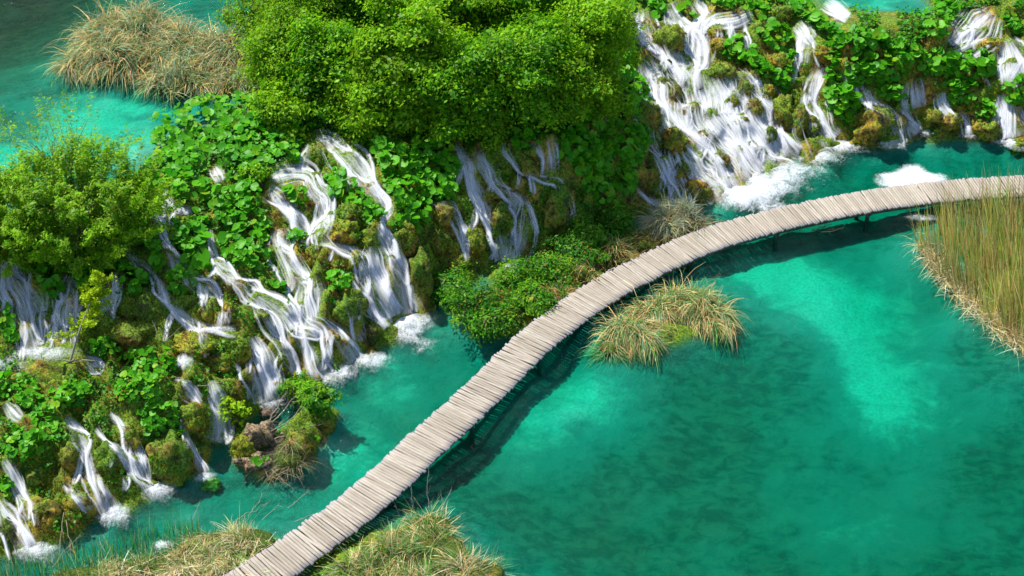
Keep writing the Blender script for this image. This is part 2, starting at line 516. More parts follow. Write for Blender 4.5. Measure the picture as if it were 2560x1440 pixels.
for x, y, z in [  # ledges half way down
    (60, 885, 2.0), (160, 895, 2.0), (240, 905, 2.0), (330, 900, 2.05), (420, 900, 2.05), (510, 830, 2.1), (590, 828, 2.1), (160, 1000, 1.95), (300, 1020, 1.9),
    (0, 1060, 1.85), (80, 1080, 1.8), (420, 990, 1.85), (470, 920, 1.9), (-150, 900, 2.0), (-150, 1080, 1.8), (540, 960, 1.5), (700, 640, 2.6), (790, 600, 2.75),
    (770, 705, 2.2), (720, 455, 3.45), (440, 515, 3.5), (690, 760, 1.9), (790, 815, 1.35), (900, 640, 2.35), (950, 580, 2.5), (880, 540, 2.9), (1000, 560, 2.5),
    (1150, 610, 1.0), (1250, 470, 2.4), (1385, 445, 2.5), (1740, 190, 2.5), (1640, 130, 3.1), (1660, 260, 2.0), (1750, 240, 2.1), (1830, 240, 2.0), (1720, 340, 1.35),
    (1850, 330, 1.1), (1940, 290, 1.1), (2030, 250, 1.4), (2150, 230, 1.9), (2290, 215, 2.0), (2290, 275, 1.0), (2420, 240, 1.5), (1900, 120, 3.0), (1990, 100, 3.1),
    (2440, 100, 3.0), (2540, 190, 2.3), (2480, 130, 2.8), (1800, 60, 3.4),
    # low ground carrying the bushes in front of the cliff
    (1150, 770, .15), (1240, 760, .3), (1320, 700, .35), (1420, 660, .35), (1520, 620, .35), (1600, 590, .3), (1680, 560, .25), (1330, 780, .2), (1400, 730, .2),
    (1470, 690, .2), (1560, 640, .15), (1100, 820, -.25), (1220, 865, -.35), (1300, 850, -.25), (1430, 800, -.5), (1540, 730, -.6), (1650, 660, -.5), (1760, 590, -.4),
    (1800, 540, -.25), (1740, 545, -.05),
    # rough islet at the foot of the falls
    (590, 1120, .35), (660, 1090, .75), (720, 1110, .6), (690, 1165, .15), (760, 1040, .6), (800, 1000, .4), (750, 1140, .2), (820, 1050, .1), (840, 1090, -.6), (760, 1170, -.5), (600, 1190, -.45),
    # reed bank on the right, sedge banks below
    (2500, 620, .15), (2560, 720, .15), (2420, 590, .05), (2480, 700, .05), (2650, 700, .2), (2300, 620, -.25), (2430, 780, -.35), (2560, 890, -.35),
    (1050, 1400, .1), (1150, 1440, .05), (960, 1350, .0), (880, 1430, .05), (1260, 1460, -.4), (1080, 1300, -.3), (500, 1370, .1), (350, 1430, .15), (620, 1350, .0),
    (250, 1410, -.1), (480, 1290, -.35), (700, 1400, -.2), (1650, 830, .0), (1760, 790, .0), (1560, 850, .0), (1860, 850, -.7), (1600, 920, -.6),
    # bed of the lower lake
    (1000, 1000, -1.35), (900, 1120, -1.1), (800, 1220, -1.0), (1150, 900, -1.2), (1100, 1150, -1.7), (1300, 1100, -1.6), (1420, 1050, -.75), (1300, 1300, -1.9),
    (1500, 1250, -2.1), (1750, 1000, -1.7), (1700, 1200, -2.1), (1900, 720, -.95), (2050, 780, -.9), (2140, 920, -1.0), (2200, 1040, -1.2), (2240, 820, -1.6), (2300, 1020, -1.4),
    (2000, 1100, -1.8), (2100, 1300, -2.0), (2400, 1300, -2.0), (1800, 1440, -2.3), (2350, 760, -1.3), (2500, 1100, -1.6), (2000, 580, -1.5), (2200, 560, -1.5),
    (2100, 450, -1.5), (2300, 410, -1.2), (2500, 400, -1.0), (1950, 500, -1.3), (1400, 920, -1.4), (1450, 1560, -2.2), (2200, 1560, -2.2), (2750, 1300, -1.9),
    # land behind the lip, bed of the upper lake
    (620, 300, 3.85), (700, 270, 3.9), (800, 240, 3.95), (950, 230, 3.95), (1100, 230, 3.95), (1250, 220, 3.95), (1400, 190, 3.9), (1440, 80, 3.9), (1300, 80, 3.9),
    (1100, 60, 3.85), (900, 80, 3.85), (760, 120, 3.8), (440, 420, 3.85), (520, 340, 3.85), (600, 340, 3.9), (700, 370, 3.9), (1500, -30, 3.8), (350, 510, 3.8),
    (100, 560, 3.75), (0, 580, 3.8), (240, 550, 3.75), (380, 380, 3.35), (440, 300, 3.3), (560, 260, 3.35), (330, 440, 3.3), (150, 500, 3.3), (0, 520, 3.3),
    (60, 60, .5), (-100, 100, .5), (120, 20, .6), (200, 330, 2.75), (60, 420, 2.7), (300, 300, 2.8), (450, 270, 2.9), (100, 250, 2.6), (0, 150, 1.4), (250, 20, 1.9), (600, 0, 2.7),
    (300, 160, 3.45), (420, 120, 3.5), (540, 160, 3.5), (600, 210, 3.5), (200, 180, 3.2), (-300, 300, 2.2), (-300, 550, 3.5), (300, -150, 2.2), (700, -150, 2.5), (-300, -200, 1.5),
    (1100, -150, 3.7), (1500, -150, 3.6), (2160, 20, 3.05), (2230, 0, 3.0), (2290, 30, 3.1), (2220, -80, 2.8), (2070, 20, 3.7), (2100, 70, 3.85), (2200, 80, 3.85),
    (2310, 70, 3.85), (2350, 0, 3.9), (1950, -40, 3.8), (2450, -70, 3.5), (2600, -120, 3.2), (2900, -200, 3.0), (1900, -150, 3.2)]:
    cp(x, y, z)
for x, y, z in [(-90, -60, -2), (0, -70, -2), (90, -60, -2), (90, 0, -2), (-90, -10, 0), (-90, 40, 2.4), (-60, 90, 2.4), (0, 100, 2.4), (60, 90, 2.4), (95, 40, 2.4), (60, 40, 2.4), (0, 45, 2.4), (-45, 40, 2.2)]:
    ctrl.append((x, y, z))
ctrl = np.array(ctrl)


def rbf_fit(P, val, smooth=.02):
    d = np.sqrt(((P[:, None] - P[None]) ** 2).sum(-1) + .05)
    n = len(P)
    A = np.zeros((n + 1, n + 1)); A[:n, :n] = d; A[:n, :n] -= np.eye(n) * smooth; A[n, :n] = A[:n, n] = 1
    return np.linalg.solve(A, np.r_[val, 0])


def rbf_eval(P, w, X):
    out = np.empty(len(X))
    for i in range(0, len(X), 20000):
        x = X[i:i + 20000]
        d = np.sqrt((x[:, None, 0] - P[None, :, 0]) ** 2 + (x[:, None, 1] - P[None, :, 1]) ** 2 + .05)
        out[i:i + 20000] = d @ w[:-1] + w[-1]
    return out


STEP = .12
cx = np.arange(-27, 27 + 1e-6, STEP); cy = np.arange(-19, 25 + 1e-6, STEP)
far = np.array([1, 2.5, 5, 9, 15, 24, 38, 60])
gx = np.r_[-27 - far[::-1], cx, 27 + far]; gy = np.r_[-19 - far[::-1], cy, 25 + far]
GX, GY = np.meshgrid(gx, gy)
XY = np.c_[GX.ravel(), GY.ravel()]
w_h = rbf_fit(ctrl[:, :2], ctrl[:, 2])
Zs = rbf_eval(ctrl[:, :2], w_h, XY).reshape(GX.shape)
side_pts = [(*W(x, y, 0)[:2], -1.) for x, y in BASE] + [(*W(x, y, H_UP)[:2], 0.) for x, y in CREST] + \
           [(*W(x, y, H_UP)[:2], .6) for x, y in [(800, 200), (1100, 150), (1400, 60), (100, 400), (450, 250), (300, 100), (2220, 10), (-200, 300), (2500, -150)]] + \
           [(-90, 60, 3), (0, 90, 3), (60, 80, 3), (90, -30, -3), (0, -60, -3), (-80, -40, -3), (1.0, 28, 1.2), (-25, 25, 1.2), (25, 30, 1.)]
side_pts = np.array(side_pts)
SIDE = rbf_eval(side_pts[:, :2], rbf_fit(side_pts[:, :2], side_pts[:, 2]), XY).reshape(GX.shape)

slope = sstep(-.35, .25, Zs) * sstep(.05, -.12, SIDE)            # 1 on the cascade slope
ph = fbm(GX * .35, GY * .35, 3, 3) * 3.0
Zt = Zs + slope * .17 * np.sin(2 * math.pi * (Zs / .95 + ph))
lump = np.abs(fbm(GX * 1.1, GY * 1.1, 11, 3) - .5) * 2
Zt += slope * ((.35 - lump) * .75 + (fbm(GX * 2.6, GY * 2.6, 21, 4) - .5) * .5)
Zt += (1 - slope) * (fbm(GX * .6, GY * .6, 31, 4) - .5) * np.where(Zs < .1, .30, .35)
Z = Zt
NX, NY = len(gx), len(gy)
KX, KY = len(far), len(far)
Zc = Z[KY:KY + len(cy), KX:KX + len(cx)]
SIDEc = SIDE[KY:KY + len(cy), KX:KX + len(cx)]


def box(F, r):
    k = np.ones(2 * r + 1) / (2 * r + 1)
    F = np.apply_along_axis(lambda v: np.convolve(np.pad(v, r, mode='edge'), k, 'valid'), 0, F)
    return np.apply_along_axis(lambda v: np.convolve(np.pad(v, r, mode='edge'), k, 'valid'), 1, F)


CONV = Zc - box(box(Zc, 4), 3)          # how far the ground bulges above its surroundings


def sample(F, x, y):
    u = np.clip((x + 27) / STEP, 0, len(cx) - 1.001); v = np.clip((y + 19) / STEP, 0, len(cy) - 1.001)
    i = u.astype(int); j = v.astype(int); fu = u - i; fv = v - j
    return (F[j, i] * (1 - fu) + F[j, i + 1] * fu) * (1 - fv) + (F[j + 1, i] * (1 - fu) + F[j + 1, i + 1] * fu) * fv


def hit(px, py, water=True, F=None):
    """first point of the terrain (or a water surface) under photograph pixels"""
    px = np.atleast_1d(np.asarray(px, float)); py = np.atleast_1d(np.asarray(py, float))
    F = Zc if F is None else F
    d = rays(px, py)
    def height(p):
        h = sample(F, p[..., 0], p[..., 1])
        if water:
            s = sample(SIDEc, p[..., 0], p[..., 1])
            h = np.maximum(h, np.where(s > 0, Z_UP, 0.0))
        return h
    zs = np.arange(5.2, -3.0, -.07)
    k = (zs[None] - CAM_H) / d[:, 2][:, None]
    P = CAM + d[:, None] * k[..., None]
    g = P[..., 2] - height(P)
    below = g < 0
    idx = np.where(below.any(1), below.argmax(1), len(zs) - 1); idx = np.maximum(idx, 1)
    r = np.arange(len(px))
    g0, g1 = g[r, idx - 1], g[r, idx]
    t = np.clip(g0 / np.maximum(g0 - g1, 1e-6), 0, 1)[:, None]
    return P[r, idx - 1] * (1 - t) + P[r, idx] * t


def tnormal(p):
    e = .25
    zx = sample(Zc, p[:, 0] + e, p[:, 1]) - sample(Zc, p[:, 0] - e, p[:, 1])
    zy = sample(Zc, p[:, 0], p[:, 1] + e) - sample(Zc, p[:, 0], p[:, 1] - e)
    return unit(np.stack([-zx / (2 * e), -zy / (2 * e), np.ones(len(p))], -1))


# lake bed colouring: where pale marl and where dark weed lies
sandf = np.full(GX.shape, .30)
for x, y, rx, ry, a in [(1430, 1045, 170, 85, .6), (1900, 700, 160, 70, .6), (2050, 790, 130, 80, .45), (2140, 920, 85, 140, .42), (2210, 1060, 130, 120, .28), (2320, 1010, 170, 120, .32),
                        (2420, 720, 110, 70, .4), (2150, 1330, 170, 70, .3), (1000, 1010, 90, 70, .5), (880, 1160, 100, 60, .55), (2380, 385, 200, 35, .5), (2200, 800, 120, 90, .35),
                        (1800, 540, 60, 40, .8), (760, 1210, 140, 60, .35), (1300, 1150, 80, 70, .3), (1770, 930, 160, 90, -.35), (1700, 1130, 230, 90, -.15), (2470, 930, 90, 60, -.3),
                        (2520, 1150, 140, 130, -.25), (1950, 950, 60, 60, -.3), (2280, 750, 60, 40, -.1), (1900, 1420, 500, 100, -.1), (1250, 1300, 120, 90, -.25), (1180, 850, 100, 60, .15)]:
    c = W(x, y, -1.2); m = mpp(c)
    sandf += a * np.exp(-(((GX - c[0]) / (rx * m)) ** 2 + ((GY - c[1]) / (ry * m / .62)) ** 2))
for x, y, rx, ry, a in [(230, 330, 160, 80, .55), (80, 420, 160, 90, .6), (450, 290, 140, 50, .15), (60, 200, 120, 60, .3), (40, 60, 190, 75, -.6), (0, 300, 60, 40, -.3), (180, 20, 120, 30, -.2), (330, 430, 80, 50, .5), (420, 240, 140, 30, -.25),
                        (2200, 30, 120, 40, .25), (560, 20, 140, 40, .2)]:
    c = W(x, y, 2.8); m = mpp(c)
    sandf += a * np.exp(-(((GX - c[0]) / (rx * m)) ** 2 + ((GY - c[1]) / (ry * m / .55)) ** 2))
sandf += np.where(SIDE > 0, 1, 0) * 1.1 * (fbm(GX * .28 + GY * .15, GY * .9, 151, 4) - .5)
lvl = np.where(SIDE > 0, Z_UP, 0.0)
bedf = sstep(.02, -.22, Z - lvl)

quad = (np.arange(NY - 1)[:, None] * NX + np.arange(NX - 1)[None]).ravel()
QF = np.stack([quad, quad + 1, quad + NX + 1, quad + NX], -1)
link('terrain', npmesh('terrain', np.c_[XY, Z.ravel()], QF, M_TERRAIN, cols={'bed': bedf.ravel(), 'sand': sandf.ravel()}, smooth=True), kind='structure')


def water_sheet(name, mask, level, depth, mat):
    """closed body of water over the marked grid cells"""
    keep = np.where(mask.ravel())[0]
    top = QF[keep]
    used = np.unique(top); remap = -np.ones(NX * NY, int); remap[used] = np.arange(len(used))
    T = remap[top]; n = len(used)
    V = np.r_[np.c_[XY[used], np.full(n, level)], np.c_[XY[used], np.full(n, level - depth)]]
    e = np.concatenate([T[:, [0, 1]], T[:, [1, 2]], T[:, [2, 3]], T[:, [3, 0]]])
    key = np.sort(e, 1); kk = key[:, 0] * (n + 1) + key[:, 1]
    u, inv, cnt = np.unique(kk, return_inverse=True, return_counts=True)
    b = e[cnt[inv] == 1]
    S = np.stack([b[:, 1], b[:, 0], b[:, 0] + n, b[:, 1] + n], -1)
    link(name, npmesh(name, V, [np.r_[T, T[:, ::-1] + n, S]], mat), kind='structure')


# coarse closed boxes of water; terrain pokes through them where land is
def cellmask(m): return m[:-1, :-1] | m[1:, :-1] | m[:-1, 1:] | m[1:, 1:]
water_sheet('lower_lake', np.ones((NY - 1, NX - 1), bool) & cellmask((SIDE < -.02) & (Zs < 1.2)), 0.0, 4.0, M_WATER)
water_sheet('upper_lake', cellmask(SIDE > .02), Z_UP, 3.2, M_WATER_UP)

# ------------------------------------------------------------------ boardwalk
EDGE_U = [(180, 1650), (420, 1510), (540, 1442), (640, 1385), (720, 1330), (820, 1265), (900, 1205), (960, 1140), (1060, 1050), (1150, 975), (1240, 880), (1300, 825), (1400, 745), (1500, 685), (1600, 635),
          (1700, 590), (1800, 555), (1900, 528), (2000, 503), (2100, 480), (2200, 463), (2300, 450), (2400, 442), (2560, 433), (2700, 428), (2850, 424)]
EDGE_L = [(420, 1655), (640, 1510), (740, 1440), (830, 1375), (900, 1320), (970, 1265), (1050, 1185), (1130, 1110), (1220, 1030), (1290, 960), (1390, 860), (1460, 810), (1540, 750), (1620, 705), (1700, 665),
          (1800, 620), (1900, 590), (2000, 567), (2100, 547), (2200, 530), (2300, 517), (2400, 503), (2560, 493), (2700, 488), (2850, 483)]
DECK = .40
def world_curve(P, n):
    Q = catmull(P, 10); w = W(Q[:, 0], Q[:, 1], DECK)
    s = np.r_[0, np.cumsum(np.linalg.norm(np.diff(w, axis=0), axis=1))]
    t = np.linspace(0, s[-1], n)
    return np.stack([np.interp(t, s, w[:, k]) for k in range(3)], -1)
U_ = world_curve(EDGE_U, 1600); L_ = world_curve(EDGE_L, 1600)
# centre line: midpoints between each upper-edge point and the nearest lower-edge point
near = np.sqrt(((U_[:, None, :2] - L_[None, :, :2]) ** 2).sum(-1)).argmin(1)
mid = .5 * (U_ + L_[near])
ker = np.ones(121) / 121
mid = np.stack([np.convolve(np.pad(mid[:, k], 60, mode='reflect', reflect_type='odd'), ker, 'valid') for k in range(3)], -1)
s = np.r_[0, np.cumsum(np.linalg.norm(np.diff(mid, axis=0), axis=1))]
PITCH_PLANK = s[-1] / 425
sp = np.arange(0, s[-1], PITCH_PLANK)
ctr = np.stack([np.interp(sp, s, mid[:, k]) for k in range(3)], -1)
tan = unit(np.gradient(ctr, axis=0))
walk = thing('boardwalk', 'long curving boardwalk of weathered grey planks crossing the turquoise lake', 'boardwalk', (ctr[0][0], ctr[0][1], 0))
w0 = np.array(walk.location)
plank_meshes = []
for k in range(6):
    L, B, T = .71, PITCH_PLANK * .5 - .009, .03
    V = []
    for sx in (-1, 1):
        e1, e2 = rng.normal(0, .012, 2)
        for sy in (-1, 1):
            for sz in (-1, 1):
                V.append((sx * L + (e1 if sy < 0 else e2), sy * (B + rng.normal(0, .006)), sz * T + rng.normal(0, .003)))
    V = np.array(V)
    a4, b4 = V[:4], V[4:]
    rows = [a4 * (1 - t_) + b4 * t_ + (rng.normal(0, .003, (4, 3)) if 0 < t_ < 1 else 0) for t_ in (0, .2, .8, 1)]
    V = np.concatenate(rows)
    F = [(0, 1, 3, 2), (12, 14, 15, 13)]
    for r_ in range(3):
        k0 = 4 * r_
        for p_, q_ in ((0, 1), (1, 3), (3, 2), (2, 0)):
            F.append((k0 + p_, k0 + 4 + p_, k0 + 4 + q_, k0 + q_))
    F = np.array(F)
    PB = np.zeros((16, 3)); PB[:, 0] = np.abs(V[:, 0])
    plank_meshes.append(npmesh('plank', np.array(V), F, M_PLANK, cols={'board': PB}))
cpx, cpy = proj(ctr)
seen = (cpx > -10) & (cpx < 2420) & (cpy < 1455)
own = np.zeros(len(ctr), bool); own[np.where(seen)[0][:300]] = True     # the 300 that show largest are parts of their own
rest_v, rest_f, rest_b = [], [], []
for i in range(len(ctr)):
    t = tan[i]
    a = math.atan2(t[1], t[0]) - math.pi / 2 + rng.normal(0, .018)
    me = plank_meshes[rng.integers(6)]
    off = rng.normal(0, .022)
    loc = Vector((ctr[i][0] - w0[0] + off * math.cos(a), ctr[i][1] - w0[1] + off * math.sin(a), DECK - .035 + rng.normal(0, .006)))
    rot = (rng.normal(0, .02), rng.normal(0, .012), a + (math.pi if rng.random() < .5 else 0))
    if own[i]:
        o = bpy.data.objects.new('plank', me)
        COL.objects.link(o); o.parent = walk
        o.location = loc; o.rotation_euler = rot
    else:
        from mathutils import Euler
        mw = Matrix.Translation(loc) @ Euler(rot).to_matrix().to_4x4()
        rest_v.append(np.array([mw @ v.co for v in me.vertices])); rest_f.append(F + 16 * len(rest_f))
        rest_b.append(np.stack([np.abs([v.co.x for v in me.vertices]), np.full(16, rng.random()), np.ones(16)], -1))
link('far_planks', npmesh('far_planks', np.concatenate(rest_v), np.concatenate(rest_f), M_PLANK, cols={'board': np.concatenate(rest_b)}), walk, kind='stuff')
N_PLANKS = len(ctr)
nrm = np.stack([-tan[:, 1], tan[:, 0], np.zeros(len(tan))], -1)
for sgn in (-.55, 0, .55):
    acc = Acc()
    c = ctr + nrm * sgn; c[:, 2] = DECK - .16
    hw, hh = .05, .085
    ring = np.stack([c + nrm * a_ * hw + np.array([0, 0, b_ * hh]) for a_, b_ in ((-1, -1), (1, -1), (1, 1), (-1, 1))], 1)
    n = len(c); i = np.arange(n - 1)[:, None] * 4; j = np.arange(4)[None]
    acc.add(ring.reshape(-1, 3), np.stack([i + j, i + (j + 1) % 4, i + 4 + (j + 1) % 4, i + 4 + j], -1).reshape(-1, 4), (1, 1, 1))
    link('beam', acc.mesh('beam', M_BEAM, w0), walk)
for i in range(14, len(ctr), 38):
    acc = Acc()
    a_, b_ = ctr[i] - nrm[i] * .6, ctr[i] + nrm[i] * .6
    a_[2] = b_[2] = DECK - .27
    tube(acc, [a_, (a_ + b_) / 2, b_], [.06, .06, .06], (1, 1, 1), 6)
    link('crossbeam', acc.mesh('crossbeam', M_BEAM, w0), walk)
    for sg in (-1, 1):
        p = ctr[i] + nrm[i] * .42 * sg
        zb = float(sample(Zc, p[:1], p[1:2])[0]) - .2
        acc = Acc()
        tube(acc, [(p[0] + .03, p[1], zb), (p[0], p[1], (zb + DECK) / 2), (p[0], p[1], DECK - .1)], [.085, .08, .075], (1, 1, 1), 8)
        link('post', acc.mesh('post', M_BEAM, w0), walk)
print('planks', N_PLANKS)

# ------------------------------------------------------------------ small-piece builders
def blades(P, D, L, Wd, C, droop=.5, seg=3, curl=None):
    """many tapering strips: roots P (n,3), start directions D, lengths L, widths Wd, colours C; each bends over towards the ground"""
    n = len(P)
    D = unit(D)
    side = unit(np.cross(D, rng.normal(0, 1, (n, 3))))
    pts = [P]; d = D.copy(); p = P.copy()
    for k in range(seg):
        p = p + d * (L / seg)[:, None]
        pts.append(p)
        d = unit(d + np.array([0, 0, -1.0]) * (droop if np.isscalar(droop) else droop[:, None]))
    V = []; C_ = []
    wk = np.linspace(1, .12, seg + 1)
    for k in range(seg + 1):
        V += [pts[k] - side * (Wd * wk[k])[:, None], pts[k] + side * (Wd * wk[k])[:, None]]
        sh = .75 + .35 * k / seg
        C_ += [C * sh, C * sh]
    V = np.stack(V, 1).reshape(-1, 3); C_ = np.stack(C_, 1).reshape(-1, 3)
    m = 2 * (seg + 1)
    F = np.stack([np.stack([2 * k, 2 * k + 1, 2 * k + 3, 2 * k + 2]) for k in range(seg)])
    F = (np.arange(n)[:, None, None] * m + F[None]).reshape(-1, 4)
    return V, F, C_


def pal(n, *cols, jit=.18):
    """n colours picked from a palette of (weight, rgb)"""
    w = np.array([c[0] for c in cols], float); w /= w.sum()
    a = np.array([c[1] for c in cols])[rng.choice(len(cols), n, p=w)]
    return np.clip(a * np.exp(rng.normal(0, jit, (n, 1))) * np.exp(rng.normal(0, jit * .35, (n, 3))), 0, 1)


def leaf_cards(P, N, size, C, elong=1.9):
    """pointed leaves: 4-corner kites at P facing N"""
    n = len(P)
    N = unit(N); a = unit(np.cross(N, rng.normal(0, 1, (n, 3)))); b = np.cross(N, a)
    s = size[:, None]
    V = np.stack([P - a * s * elong * .5, P + b * s * .5 + N * s * .12, P + a * s * elong * .5, P - b * s * .5 + N * s * .12], 1).reshape(-1, 3)
    F = np.arange(n * 4).reshape(n, 4)
    return V, F, np.repeat(C, 4, 0)


LEAF_N = 9
def round_leaf():
    ang = np.linspace(.35, 2 * math.pi - .35, LEAF_N) - math.pi / 2
    r = 1 + rng.normal(0, .07, LEAF_N)
    r[0] *= .9; r[-1] *= .9
    V = [(0, -.12, -.20)] + [(r[k] * math.cos(ang[k]), r[k] * math.sin(ang[k]), .06 * math.sin(3 * ang[k]) + rng.normal(0, .05)) for k in range(LEAF_N)]
    return np.array(V)
LEAF_F = np.array([(0, k, k + 1) for k in range(1, LEAF_N)])
LEAF_V = [round_leaf() for _ in range(6)]
LEAF_ME = [npmesh('leaf', v, LEAF_F, M_LEAF, smooth=True) for v in LEAF_V]


def frames(N, roll):
    N = unit(N)
    up = np.where(np.abs(N[:, 2:3]) > .95, np.array([[0, 1., 0]]), np.array([[0, 0, 1.]]))
    a = unit(np.cross(up, N)); b = np.cross(N, a)
    c, s_ = np.cos(roll)[:, None], np.sin(roll)[:, None]
    return a * c + b * s_, b * c - a * s_, N


def boulder_pts(n):
    pass


# ------------------------------------------------------------------ boulders
BASE_ICO = {}
def ico(sub):
    if sub not in BASE_ICO:
        bm = bmesh.new(); bmesh.ops.create_icosphere(bm, subdivisions=sub, radius=1)
        BASE_ICO[sub] = (np.array([v.co for v in bm.verts]), np.array([[v.index for v in f.verts] for f in bm.faces]))
        bm.free()
    return BASE_ICO[sub]


ROCKS = []
def boulder(px, py, rx, ry, label, tint=(1, 1, 1), rough=.22, fringe=1.0, name='mossy_boulder', group='mossy tufa boulders', cat='boulder', green=.6):
    g = hit([px], [py + .25 * ry], water=False)[0]
    m = mpp(g)
    R = np.array([rx * m * .92, (rx + ry) * .5 * m * .9, ry * m * 1.02])
    k_ = 1.2 if (px > 1590 and py < 400 and 'washed' not in label) else .98
    R = R * k_
    C = g + np.array([0, .30 * R[1], -.12 * R[2]]) + (np.array([0, -.12, .22]) * R if k_ > 1.1 else 0)
    V, F = ico(4)
    so = Vector(rng.uniform(-50, 50, 3))
    f1 = np.array([mnoise.fractal(Vector(v) * 1.3 + so, 1.0, 2.0, 3) for v in V])
    f2 = np.array([mnoise.noise(Vector(v) * 4.5 + so) for v in V])
    f3 = np.array([mnoise.noise(Vector((v[0] * 7, v[1] * 7, v[2] * 2.2)) + so) for v in V])
    d = 1 + rough * 1.6 * f1 + .22 * rough / .22 * (np.abs(f2) - .25) + .07 * f3
    ROCKS.append((C, R, not any(w in label for w in ('veil', 'washed', 'thin water', 'dome under'))))
    P = V * d[:, None] * R
    P[:, 2] -= np.maximum(0, -V[:, 2]) * R[2] * .5
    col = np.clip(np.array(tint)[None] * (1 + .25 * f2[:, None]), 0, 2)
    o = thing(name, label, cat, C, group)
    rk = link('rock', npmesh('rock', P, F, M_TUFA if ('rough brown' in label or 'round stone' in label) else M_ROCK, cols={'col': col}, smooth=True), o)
    if fringe > 0:
        nr = unit(V / R)
        ok = np.where((V[:, 2] > -.35) & (f1 + rng.normal(0, .18, len(V)) < (green - .5) * 1.2 + .02))[0]
        n = int(min(420, 40 + 1000 * R[0] * R[2]) * fringe)
        if len(ok) and n > 4:
            k = rng.choice(ok, n)
            D = nr[k] * .6 + np.array([0, 0, -.15]) + rng.normal(0, .3, (n, 3))
            Cc = pal(n, (3, (.035, .10, .004)), (3, (.08, .17, .006)), (2, (.20, .19, .012)), (1, (.34, .22, .02)))
            Vb, Fb, Cb = blades(P[k] * .99, D, rng.uniform(.06, .17, n), rng.uniform(.008, .02, n), Cc, .55, 2)
            a = Acc(); a.add(Vb, Fb, Cb)
            link('moss', a.mesh('moss', M_BLADE), rk, kind='stuff')
    return o


